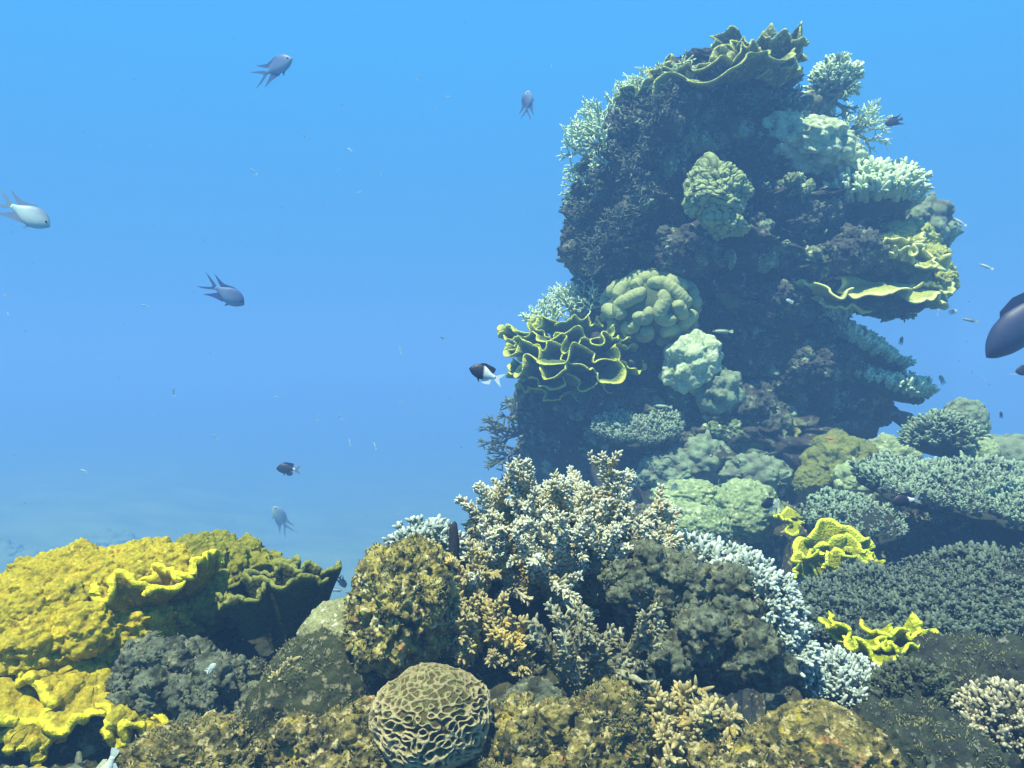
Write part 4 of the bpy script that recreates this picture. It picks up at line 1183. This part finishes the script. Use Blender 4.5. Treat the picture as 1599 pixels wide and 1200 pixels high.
table('shelf_coral', P(1362, 545, 4.95), .22, .2, 330, .07, 'pale branching shelf on the right side of the pillar, upper of two', M_FINE, 54, rot=(16, 24, 0), stalk=.12, thick=.05, protos=FINGERS_LITE, cat='shelf coral')
table('shelf_coral', P(1382, 592, 4.95), .27, .22, 480, .07, 'long pale branching shelf pointing right, lower of two on the pillar side', M_FINE, 55, rot=(14, 20, 0), stalk=.14, thick=.06, protos=FINGERS_LITE, cat='shelf coral')
thicket('antler_coral', P(1312, 520, 4.95), .22, 'thin pale antler branches in the dark recess on the pillar right', M_FINE, 56, 5, 3, .8, .06, (-.2, -.3, .1))
V, Q, tip = sheet(R_(-150), R_(10), .02, S(66, 5.4), -.04, 1.5, .12, 2.0, 57, .03, .25, 90, 20)
root = empty('hanging_plate', P(1362, 622, 5.45), 'dark ragged plate jutting out at the lower right of the pillar', 'plate coral')
MB().add(put(V, P(1350, 632, 5.5), (6, 14, 0)), Q, None, tip * .1).build('plate', M_BUSH, root, loc=np.array(root.location))
V, T, _ = blob(P(1345, 640, 5.55), (S(48, 5.5), .25, S(26, 5.5)), 5, 14, .25, 1.6, .12, 5)
MB().add(V, None, T).build('base', M_PILLAR, root, loc=np.array(root.location))

# fine branching corals along the left edge
for (px, py, sz, sd, lab, m, lean) in [
        (1050, 138, .20, 61, 'fine pale branching coral at the left foot of the cabbage coral', M_FINE, (-.6, 0, .9)), (1006, 168, .24, 62, 'fine pale branching coral on the upper left shoulder of the pillar', M_FINE, (-.8, -.1, .7)),
        (964, 205, .27, 63, 'dense pale branching coral on the left edge above the largest left tuft', M_FINE, (-.8, -.1, .6)), (941, 240, .29, 64, 'large branching tuft on the left edge of the pillar', M_FINE, (-.8, -.2, .6)),
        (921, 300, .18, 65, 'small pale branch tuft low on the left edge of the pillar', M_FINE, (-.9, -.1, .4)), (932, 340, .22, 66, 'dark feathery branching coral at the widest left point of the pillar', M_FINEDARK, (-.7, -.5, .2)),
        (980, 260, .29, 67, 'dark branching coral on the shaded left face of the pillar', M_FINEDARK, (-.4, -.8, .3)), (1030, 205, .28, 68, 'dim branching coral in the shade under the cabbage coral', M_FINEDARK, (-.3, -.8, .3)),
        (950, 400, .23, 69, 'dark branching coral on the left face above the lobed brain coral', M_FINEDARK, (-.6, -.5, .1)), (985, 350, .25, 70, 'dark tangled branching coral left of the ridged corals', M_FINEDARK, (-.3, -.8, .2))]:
    q, Yh = hit(px + (12 if px < 960 else 0), py, 0, 5.5, 6.2)
    thicket('fine_branch_coral', P(px, py, min(Yh, 5.7)), sz, lab, m, sd, 9, 4, .75, .042, (lean[0] * .3, lean[1] * .3, .3), lean=lean)
thicket('fine_branch_coral', P(910, 505, 5.3), .32, 'loose thin branching coral standing behind the yellow edged ruffled coral', M_FINE, 71, 9, 4, .7, .03, (-.1, 0, .4), lean=(-.3, 0, 1))
thicket('fine_branch_coral', P(860, 525, 5.25), .30, 'short pale branching coral on the left top of the ruffled coral', M_FINE, 72, 8, 4, .8, .035, (-.1, 0, .4), lean=(-.3, 0, 1))
thicket('fine_branch_coral', P(1262, 160, 5.4), .34, 'dim tangled branching coral on the arm right of the cabbage coral', M_BUSH, 73, 9, 4, .7, .05, (.3, 0, .2), lean=(.8, 0, .5))
bush('bushy_coral', P(1302, 132, 5.4), (S(34, 5.4), .16, S(32, 5.4)), 170, .075, 'pale tufted coral on the tip of the upper right arm', 'branching coral', M_FINE, 74, .5, protos=FINGERS_LITE, zmin=-.5)
thicket('fine_branch_coral', P(1318, 222, 5.6), .34, 'faint lacy branching coral behind the shoulder boulder', M_FINE, 75, 7, 4, .7, .028, (.3, 0, .3), lean=(.5, 0, .9))
V, Q, T = tube([P(1215, 195, 5.5), P(1245, 178, 5.45), P(1275, 165, 5.4), P(1300, 150, 5.4)], [.11, .10, .09, .05], 14)
tag(MB().add(V + .05 * fbm(V * 9, 3, 4)[:, None], Q, T).build('rock_outcrop', M_PILLAR, loc=P(1215, 195, 5.5)), 'short dark rock outcrop reaching right from the top of the pillar', 'rock')
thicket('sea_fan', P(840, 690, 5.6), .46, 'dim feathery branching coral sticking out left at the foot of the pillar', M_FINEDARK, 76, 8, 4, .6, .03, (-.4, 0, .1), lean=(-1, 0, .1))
dome_coral('round_sponge', P(813, 616, 5.1), (S(11, 5.1), .045, S(10, 5.1)), 'small dim ball shaped growth under the left end of the ruffled coral', 'sponge', M_BUSH, None, 5, 119, .06, .02, 8)
table('table_coral', P(998, 668, 4.72), S(70, 4.72), .22, 620, .055, 'small pale table coral with blunt tips at the foot of the pillar front', M_TABLE2, 77, rot=(16, -3, 0), stalk=.2, thick=.05)

# far coral heads on the sand at the left
for (px, Y_, w_, h_, sd) in [(60, 22, .7, .45, 121), (170, 25, .9, .4, 122), (-10, 23, .8, .5, 123), (330, 34, 1.3, .5, 124)]:
    xw = (px - 799.5) * K * Y_
    lab = {121: 'faint coral head on the sand far behind the yellow coral', 122: 'low hazy coral head on the far sand, right of the faint one', 123: 'hazy coral head at the left edge of the far sand', 126: 'dim broad reef mass far off at the left edge',
           124: 'barely visible low coral head on the far sand above the olive coral', 125: 'dim reef ridge lost in the haze beyond the left edge'}[sd]
    dome_coral('far_coral_head', (xw, Y_, SAND_Z + (1.2 if px < 200 else 0)), (w_, w_ * .8, h_), lab, 'coral head', M_SAND, knobs(4, .18, sd), 5, sd, .25, .1, 5)

# short turf growing on the near rocks
rg = np.random.RandomState(15)
M_ALGAE = mat('turf_algae', (.17, .17, .055), (.06, .065, .03), tip=(.34, .33, .16), nscale=12, bump=.3, bscale=200, patch=[((.26, .22, .04), .56), ((.22, .23, .17), .6)], pscale=9)
mb = MB()
for o in list(COL.objects):
    if o.type != 'MESH' or o.name.split('.')[0] not in ('turf_boulder', 'boulder', 'encrusted_boulder', 'bottom_rock', 'dark_rock', 'sloping_rock') or o.location.y > 2.1:
        continue
    n_ = len(o.data.vertices)
    co = np.zeros(n_ * 3, np.float32)
    no = np.zeros(n_ * 3, np.float32)
    o.data.vertices.foreach_get('co', co)
    o.data.vertices.foreach_get('normal', no)
    co = co.reshape(-1, 3).astype(float) + np.array(o.location)
    no = no.reshape(-1, 3).astype(float)
    sel = rg.choice(n_, min(n_, 4200), replace=False)
    keep = (no[sel, 2] > -.15) & (no[sel, 1] < .5) & (fbm(co[sel] * 26, 2, 7) > .02)
    sel = sel[keep]
    l_ = rg.uniform(.003, .0085, len(sel))
    inst(mb, NUB5, co[sel], no[sel] + np.array([0, 0, .5]) + rg.normal(size=(len(sel), 3)) * .5, np.stack([l_ * .5, l_], 1), rg)
tag(mb.build('turf_algae', M_ALGAE), 'short tufts of algae growing over the near rocks', 'turf algae', kind='stuff')
# ================================================================== fish
from mathutils.geometry import tessellate_polygon
def fish_mat(name, front, rear, rough=.5, spec=.4):
    m = bpy.data.materials.new(name)
    m.use_nodes = True
    t = m.node_tree
    N, L = t.nodes, t.links
    b = N["Principled BSDF"]
    b.inputs['Roughness'].default_value = rough
    b.inputs['Specular IOR Level'].default_value = spec
    at = N.new("ShaderNodeAttribute")
    at.attribute_name = "tip"
    mx = N.new("ShaderNodeMix")
    mx.data_type = 'RGBA'
    mx.inputs[6].default_value = (*front, 1)
    mx.inputs[7].default_value = (*rear, 1)
    L.new(at.outputs['Fac'], mx.inputs[0])
    v = N.new("ShaderNodeTexVoronoi")
    v.inputs['Scale'].default_value = 260
    tc = N.new("ShaderNodeTexCoord")
    L.new(tc.outputs['Object'], v.inputs['Vector'])
    mr = N.new("ShaderNodeMapRange")
    mr.inputs['From Max'].default_value = .7
    mr.inputs['To Min'].default_value = 1.1
    mr.inputs['To Max'].default_value = .8
    L.new(v.outputs['Distance'], mr.inputs['Value'])
    sc = N.new("ShaderNodeVectorMath")
    sc.operation = 'SCALE'
    L.new(mx.outputs[2], sc.inputs[0])
    L.new(mr.outputs[0], sc.inputs['Scale'])
    L.new(sc.outputs[0], b.inputs['Base Color'])
    return m
F_DAMSEL = fish_mat('damsel_skin', (.085, .14, .32), (.26, .40, .56))
F_SILVER = fish_mat('silver_skin', (.18, .26, .38), (.52, .68, .66))
F_CHROMIS = fish_mat('two_tone_skin', (.018, .014, .030), (.80, .86, .84))
F_DARK = fish_mat('dark_skin', (.03, .026, .06), (.05, .05, .09))
F_BIG = fish_mat('big_dark_skin', (.03, .038, .105), (.055, .07, .16))
F_WRASSE = fish_mat('wrasse_skin', (.16, .24, .14), (.55, .68, .42))
F_TINY = fish_mat('tiny_fish_skin', (.30, .44, .52), (.46, .62, .66))
F_PALE = fish_mat('pale_skin', (.45, .55, .50), (.80, .88, .80))
F_ORANGE = fish_mat('orange_skin', (.75, .24, .05), (.8, .34, .1))
F_WHITE = fish_mat('white_skin', (.70, .74, .42), (.62, .70, .58))
F_FAINT = fish_mat('faint_skin', (.20, .28, .40), (.40, .52, .44))
F_FIN = {}
M_EYE = fish_mat('eye_dark', (.01, .01, .012), (.01, .01, .012), .15, .6)

PROFILES = {  # s, top, bottom (in body lengths), half width
    'damsel': ([0, .04, .12, .25, .42, .6, .78, .9, 1], [.0, .07, .18, .27, .305, .26, .15, .075, .06], [-.0, -.06, -.14, -.22, -.26, -.235, -.13, -.065, -.055], [.0, .03, .06, .085, .09, .075, .045, .02, .014]),
    'chromis': ([0, .04, .12, .25, .42, .6, .78, .9, 1], [.0, .07, .18, .27, .30, .25, .14, .08, .07], [-.0, -.05, -.13, -.20, -.235, -.21, -.12, -.065, -.06], [.0, .035, .07, .095, .10, .08, .05, .025, .016]),
    'wrasse': ([0, .05, .15, .3, .5, .7, .85, .95, 1], [.0, .035, .075, .10, .11, .095, .065, .05, .05], [-.0, -.03, -.06, -.09, -.10, -.085, -.055, -.04, -.04], [.0, .02, .045, .06, .062, .05, .03, .015, .01]),
    'big': ([0, .03, .1, .22, .4, .6, .78, .9, 1], [.0, .055, .13, .20, .235, .20, .12, .075, .07], [-.0, -.05, -.09, -.14, -.165, -.15, -.09, -.06, -.055], [.0, .04, .075, .10, .11, .09, .055, .025, .016])}
def fin_mesh(pts, th, tipv=1.0):
    pts = [Vector((a, 0, b)) for a, b in pts]
    tri = tessellate_polygon([pts])
    n = len(pts)
    V = [(p.x, -th, p.z) for p in pts] + [(p.x, th, p.z) for p in pts]
    T = [tuple(t) for t in tri] + [(t[2] + n, t[1] + n, t[0] + n) for t in tri]
    Q = [(i, (i + 1) % n, (i + 1) % n + n, i + n) for i in range(n)]
    return np.array(V), np.array(Q), np.array(T), np.full(2 * n, tipv)
def body_mesh(kind, L, pattern, ns=30, nr=20):
    s0, t0, b0, w0 = PROFILES[kind]
    s = np.linspace(0.0, 1, ns) ** 1.15
    def smooth(v):
        r = np.interp(s, s0, v)
        for _ in range(2):
            r[1:-1] = (r[:-2] + 2 * r[1:-1] + r[2:]) / 4
        return r
    t, b, w_ = smooth(t0), smooth(b0), smooth(w0)
    a = np.arange(nr) * 2 * PI / nr
    zc, zh = (t + b) / 2, (t - b) / 2
    ca, sa = np.cos(a), np.sin(a)
    Vx = np.repeat((.5 - s)[:, None], nr, 1)
    Vy = np.maximum(w_, .004)[:, None] * ca[None, :] * (1 - .25 * np.abs(sa[None, :]) ** 3)
    Vz = zc[:, None] + np.maximum(zh, .004)[:, None] * sa[None, :]
    V = np.stack([Vx, Vy, Vz], -1).reshape(-1, 3)
    i = np.arange(ns - 1)[:, None] * nr
    j = np.arange(nr)[None, :]
    jn = (j + 1) % nr
    Q = np.stack([i + j, i + nr + j, i + nr + jn, i + jn], -1).reshape(-1, 4)
    V = np.concatenate([V, [(.503, 0, 0), (-.5, 0, 0)]])
    e = ns * nr
    T = [(q, (q + 1) % nr, e) for q in range(nr)] + [((ns - 1) * nr + (q + 1) % nr, (ns - 1) * nr + q, e + 1) for q in range(nr)]
    return V * L, Q, np.array(T), pattern(V)
def pat_split(x0, slope=.25):
    return lambda V: 1 - sstep(x0 - .02, x0 + .02, V[:, 0] - slope * V[:, 2])
def pat_belly(z0, sft=.2):
    return lambda V: sstep(z0 + sft, z0 - sft, V[:, 2])
def pat_stripe(n):
    return lambda V: sstep(-.2, .5, np.cos(V[:, 2] * n))
TAILS = {'lyre': [(-.46, .05), (-.60, .12), (-.80, .20), (-1.0, .27), (-.78, .13), (-.62, .03), (-.60, -.01), (-.62, -.05), (-.78, -.15), (-1.0, -.27), (-.80, -.22), (-.60, -.13), (-.46, -.05)],
         'fork': [(-.46, .06), (-.60, .15), (-.80, .26), (-.70, .10), (-.63, .01), (-.70, -.10), (-.80, -.25), (-.60, -.15), (-.46, -.06)],
         'fan': [(-.46, .045), (-.58, .09), (-.68, .11), (-.71, .0), (-.68, -.10), (-.58, -.085), (-.46, -.04)]}
DORS = {'damsel': [(.22, .19), (.12, .29), (-.05, .31), (-.2, .27), (-.34, .24), (-.50, .28), (-.74, .36), (-.52, .20), (-.38, .11), (-.3, .08), (-.1, .17), (.1, .19)],
        'chromis': [(.22, .2), (.14, .33), (0, .37), (-.15, .35), (-.30, .34), (-.42, .30), (-.40, .15), (-.35, .10), (-.1, .2), (.1, .22)],
        'wrasse': [(.25, .07), (.2, .13), (0, .15), (-.2, .14), (-.40, .12), (-.42, .06), (-.2, .06), (0, .07)],
        'big': [(.2, .17), (.12, .27), (-.05, .30), (-.2, .26), (-.36, .20), (-.40, .10), (-.2, .12), (0, .17)]}
ANAL = {'damsel': [(.02, -.18), (-.12, -.27), (-.28, -.28), (-.45, -.30), (-.72, -.38), (-.48, -.20), (-.36, -.09), (-.15, -.15)],
        'chromis': [(-.02, -.19), (-.10, -.32), (-.24, -.33), (-.38, -.29), (-.38, -.12), (-.2, -.15)],
        'wrasse': [(-.05, -.07), (-.1, -.13), (-.3, -.13), (-.42, -.10), (-.40, -.04), (-.2, -.05)],
        'big': [(-.1, -.12), (-.15, -.22), (-.30, -.2), (-.38, -.12), (-.36, -.06), (-.2, -.08)]}
def fish(name, px, py, Y, Lpx, ang, kind, m, pattern, label, cat='fish', yaw=0, roll=0, tail='lyre', group=None, fin_tip=(.0, .0, 1.0), pelvic=True):
    """nose towards ang (0 = right in the photograph, 90 = up); Lpx = body length without the tail fin"""
    L = S(Lpx, Y)
    loc = P(px, py, Y)
    root = empty(name, loc, label, cat, group)
    a = (ang + 180) % 360 - 180
    if abs(a) <= 90:
        Rm = Matrix.Rotation(R_(-a), 4, 'Y') @ Matrix.Rotation(R_(yaw), 4, 'Z') @ Matrix.Rotation(R_(roll), 4, 'X')
    else:
        pit = 180 - a if a > 0 else -180 - a
        Rm = Matrix.Rotation(R_(pit), 4, 'Y') @ Matrix.Rotation(R_(180 + yaw), 4, 'Z') @ Matrix.Rotation(R_(roll), 4, 'X')
    root.rotation_euler = Rm.to_euler()
    b = MB().add(*body_mesh(kind, L, pattern)).build('body', m, root)
    dt, at_, tt = fin_tip
    V, Q, T, A = fin_mesh(TAILS[tail], .006, tt)
    MB().add(V * L, Q, T, A).build('tail_fin', m, root, smooth=False)
    V, Q, T, A = fin_mesh(DORS[kind], .007, dt)
    MB().add(V * L, Q, T, A).build('dorsal_fin', m, root, smooth=False)
    V, Q, T, A = fin_mesh(ANAL[kind], .006, at_)
    MB().add(V * L, Q, T, A).build('anal_fin', m, root, smooth=False)
    if pelvic:
        V, Q, T, A = fin_mesh([(.18, -.17), (.08, -.28), (.0, -.36), (.03, -.22), (.06, -.18)] if kind != 'wrasse' else [(.18, -.07), (.1, -.13), (.05, -.15), (.08, -.08)], .008, 0.0)
        MB().add(V * L, Q, T, A).build('pelvic_fin', m, root, smooth=False)
    for sgn in (-1, 1):
        U, T = ico(3)
        ex, ez = (.37, .055) if kind != 'wrasse' else (.38, .025)
        V = U * np.array([.03, .014, .03]) + np.array([ex, sgn * (.055 if kind != 'wrasse' else .042), ez])
        MB().add(V * L, None, T).build('eye', M_EYE, root)
        V, Q, T, A = fin_mesh([(.20, -.03), (.10, .03), (.0, .02), (.02, -.05), (.10, -.08)], .004, .5)
        V = V @ rotm(0, 0, -sgn * 22).T + np.array([0, sgn * (.075 if kind != 'wrasse' else .05) + sgn * -.06 * 0, 0])
        MB().add(V * L, Q, T, A).build('pectoral_fin', m, root, smooth=False)
    return root
belly = pat_belly(.02, .22)
G1 = 'long finned damselfish in open water'
fish('damselfish', 436, 103, 4.2, 50, 22, 'damsel', F_DAMSEL, belly, 'blue grey damselfish with trailing fins, topmost in the open water', 'damselfish', yaw=-14, group=G1, fin_tip=(0, 0, .1))
fish('damselfish', 48, 338, 3.4, 62, -30, 'damsel', F_SILVER, pat_belly(.12, .15), 'silvery damselfish with dark edged streaming fins near the left edge', 'damselfish', yaw=14, roll=-14, group=G1, fin_tip=(0, 0, .1))
fish('damselfish', 359, 463, 4.2, 50, -32, 'damsel', F_DAMSEL, belly, 'grey blue damselfish angled down, middle of the open water', 'damselfish', yaw=14, group=G1, fin_tip=(0, 0, .1))
fish('damselfish', 824, 157, 4.6, 32, 84, 'damsel', F_DAMSEL, belly, 'slim faint damselfish swimming straight up left of the pillar top', 'damselfish', yaw=0, group=G1, fin_tip=(0, 0, .1))
fish('damselfish', 436, 806, 9.0, 36, 118, 'damsel', F_FAINT, belly, 'very faint damselfish just above the olive coral', 'damselfish', yaw=10, group=G1, fin_tip=(0, 0, .1))
G2 = 'black and white damselfish'
fish('two_tone_fish', 753, 583, 2.6, 44, 160, 'chromis', F_CHROMIS, pat_split(-.06), 'black and white fish beside the yellow edged ruffled coral', 'damselfish', tail='fork', group=G2, fin_tip=(0, 1, 1))
fish('two_tone_fish', 1410, 783, 2.55, 36, 188, 'chromis', F_CHROMIS, pat_split(-.26), 'black and white fish in front of the pale table coral', 'damselfish', tail='fork', group=G2, fin_tip=(0, 0, .4), pelvic=False)
fish('two_tone_fish', 1199, 788, 3.1, 30, 176, 'chromis', F_CHROMIS, pat_split(-.38), 'black fronted fish in front of the large pale green dome', 'damselfish', yaw=30, tail='fork', group=G2, fin_tip=(0, 1, 1), pelvic=False)
fish('two_tone_fish', 446, 733, 5.2, 30, 176, 'chromis', F_CHROMIS, pat_split(-.40), 'hazy dark fish with a pale tail, left of centre over the sand', 'damselfish', tail='fork', group=G2, fin_tip=(0, 0, .25))
fish('dark_fish', 535, 911, 4.6, 20, -70, 'damsel', F_DARK, belly, 'small dark fish diving in the gap left of the encrusted boulder', yaw=25, tail='fork')
fish('faint_fish', 524, 922, 6.5, 22, 180, 'wrasse', F_FAINT, belly, 'faint slender fish over the sand behind the small diving dark fish', tail='fan')
fish('dark_fish', 1393, 191, 4.8, 25, 198, 'damsel', F_DARK, belly, 'small dark oval fish in open water right of the pillar top', tail='fan', pelvic=False)
fish('big_fish', 1606, 506, 3.0, 158, 222, 'big', F_BIG, belly, 'large dark fish nosing in at the right edge', yaw=-10, tail='fork', fin_tip=(0, 0, 0))
fish('dark_fish', 1600, 579, 3.4, 30, 186, 'damsel', F_DARK, belly, 'dark little fish cut off by the right edge under the large one', tail='fork', pelvic=False)
fish('dark_fish', 815, 631, 4.9, 8, 150, 'damsel', F_DARK, belly, 'tiny dark fish below the ball shaped growth', tail='fork', pelvic=False)
fish('dark_fish', 1563, 647, 5, 9, 100, 'damsel', F_DARK, belly, 'tiny dark fish above the right hand reef, below the large fish', tail='fork', pelvic=False)
fish('wrasse', 1126, 518, 4.4, 27, 180, 'wrasse', F_WRASSE, pat_stripe(80), 'slim pale striped fish right of the lobed brain coral', 'wrasse', tail='fan', pelvic=False)
fish('wrasse', 1033, 635, 4.4, 24, 176, 'wrasse', F_WRASSE, pat_stripe(80), 'slim striped fish just above the small pale table coral', 'wrasse', tail='fan', pelvic=False)
fish('orange_fish', 1294, 685, 4.2, 14, 172, 'wrasse', F_ORANGE, belly, 'tiny orange fish at the foot of the pillar', tail='fork', pelvic=False)
fish('pale_fish', 1497, 346, 4.5, 20, 150, 'wrasse', F_PALE, belly, 'small pale slender fish right of the bright bushy coral', tail='fan', pelvic=False)
fish('pale_fish', 1538, 416, 4.6, 20, 160, 'wrasse', F_PALE, belly, 'small pale slender fish above the large dark fish', tail='fan', pelvic=False)
fish('pale_fish', 1513, 500, 5.2, 22, 172, 'wrasse', F_FAINT, belly, 'faint slender fish left of the nose of the large dark fish', tail='fan', pelvic=False)
fish('pale_fish', 1490, 487, 5.2, 12, 10, 'damsel', F_PALE, belly, 'tiny pale round fish below the pillar ledge at the right', tail='fork', pelvic=False)
fish('pale_fish', 1470, 592, 5.4, 13, 120, 'damsel', F_FAINT, belly, 'faint little fish right of the lower branching shelf', tail='fork', pelvic=False)
fish('pale_fish', 1408, 531, 5.0, 11, 75, 'damsel', F_FAINT, belly, 'faint little fish beside the upper branching shelf', tail='fork', pelvic=False)
fish('pale_fish', 1232, 470, 4.4, 10, 160, 'damsel', F_PALE, belly, 'tiny white fish in the dark beside the yellow tongue plate', tail='fork', pelvic=False)
fish('pale_fish', 1053, 759, 3.6, 15, 95, 'damsel', F_PALE, belly, 'tiny white fish above the right tip of the tall branching coral', yaw=35, tail='fork', pelvic=False)
fish('pale_fish', 331, 1042, 1.36, 15, 40, 'damsel', F_PALE, belly, 'tiny bluish white fish in the dark below the yellow coral', yaw=20, tail='fork', pelvic=False)
fish('white_fish', 164, 1214, 1.12, 66, 250, 'big', F_WHITE, pat_belly(.1, .1), 'pale fish with a yellowish back, nose down at the bottom left edge', yaw=4, tail='fan', fin_tip=(0, 1, 1), pelvic=False)

SPECK = [(655, 120, 8, 40), (700, 151, 6, 0), (683, 168, 6, 30), (545, 233, 9, 150), (395, 267, 11, 140), (597, 268, 7, 60), (560, 301, 6, 200), (475, 212, 7, 120), (530, 265, 6, 20), (225, 477, 9, 170),
         (12, 490, 10, 160), (12, 460, 8, 10), (690, 527, 9, 150), (625, 546, 9, 100), (530, 650, 8, 130), (497, 651, 8, 80), (628, 627, 7, 20), (271, 610, 12, 90), (130, 735, 12, 170), (335, 681, 9, 140), (585, 695, 10, 120),
         (862, 101, 5, 70), (806, 95, 5, 30), (250, 351, 6, 40), (762, 665, 8, 170), (546, 690, 9, 110), (580, 856, 12, 0), (622, 805, 7, 60), (1465, 487, 8, 80), (1520, 500, 6, 0), (1580, 585, 7, 190), (1535, 590, 7, 140), (40, 517, 6, 90), (160, 560, 6, 30), (430, 620, 6, 200)]
proto = None
for i_, (px, py, l_, a_) in enumerate(SPECK):
    if proto is None:
        mb = MB().add(*body_mesh('wrasse', 1.0, belly, 12, 8))
        V, Q, T, A = fin_mesh(TAILS['fork'], .012)
        mb.add(V * .9 + np.array([-.06, 0, 0]), Q, T, A)
        V, Q, T, A = fin_mesh(DORS['wrasse'], .012, 0)
        mb.add(V, Q, T, A)
        proto = o = mb.build('tiny_fish', F_TINY)
    else:
        o = proto.copy()
        COL.objects.link(o)
    Y_ = 3.6 + (i_ * 37 % 11) * .22
    o.location = P(px, py, Y_)
    o.scale = (S(l_, Y_),) * 3
    o.rotation_euler = (0, R_(-a_), R_(20 * ((i_ * 7) % 5 - 2)))
    tag(o, 'tiny pale fish, one of many flecks scattered through the open water', 'fish', 'tiny pale fish scattered in open water')

rg = np.random.RandomState(5)
mb = MB()
U, T = ico(1)
for k_ in range(420):
    Y_ = rg.uniform(1.2, 5.0)
    q = P(rg.uniform(-80, 1680), rg.uniform(-60, 1000), Y_)
    mb.add(U * S(rg.uniform(.35, .95), Y_) * np.array([1, 1, rg.uniform(.6, 1.3)]) + q, None, T)
tag(mb.build('floating_specks', M_PALE), 'fine pale specks drifting in the water', 'floating specks', kind='stuff')
# ------------------------------------------------------------------ the water's haze
def box_mesh(x0, x1, y0, y1, z0, z1):
    V = [(x, y, z) for x in (x0, x1) for y in (y0, y1) for z in (z0, z1)]
    Q = [(0, 1, 3, 2), (4, 6, 7, 5), (0, 4, 5, 1), (2, 3, 7, 6), (0, 2, 6, 4), (1, 5, 7, 3)]
    return MB().add(V, Q)
hm = bpy.data.materials.new('haze')
hm.use_nodes = True
N, L = hm.node_tree.nodes, hm.node_tree.links
N.clear()
o_ = N.new("ShaderNodeOutputMaterial")
pv = N.new("ShaderNodeVolumePrincipled")
pv.inputs['Color'].default_value = (.20, .415, .82, 1)
pv.inputs['Density'].default_value = .055
pv.inputs['Anisotropy'].default_value = .0
L.new(pv.outputs[0], o_.inputs['Volume'])
hz = box_mesh(-60, 60, -2.5, 122, -6.6, 4.2).build('haze', hm, smooth=False)
tag(hz, 'blue haze of the sea water filling the whole view', 'haze', kind='stuff')
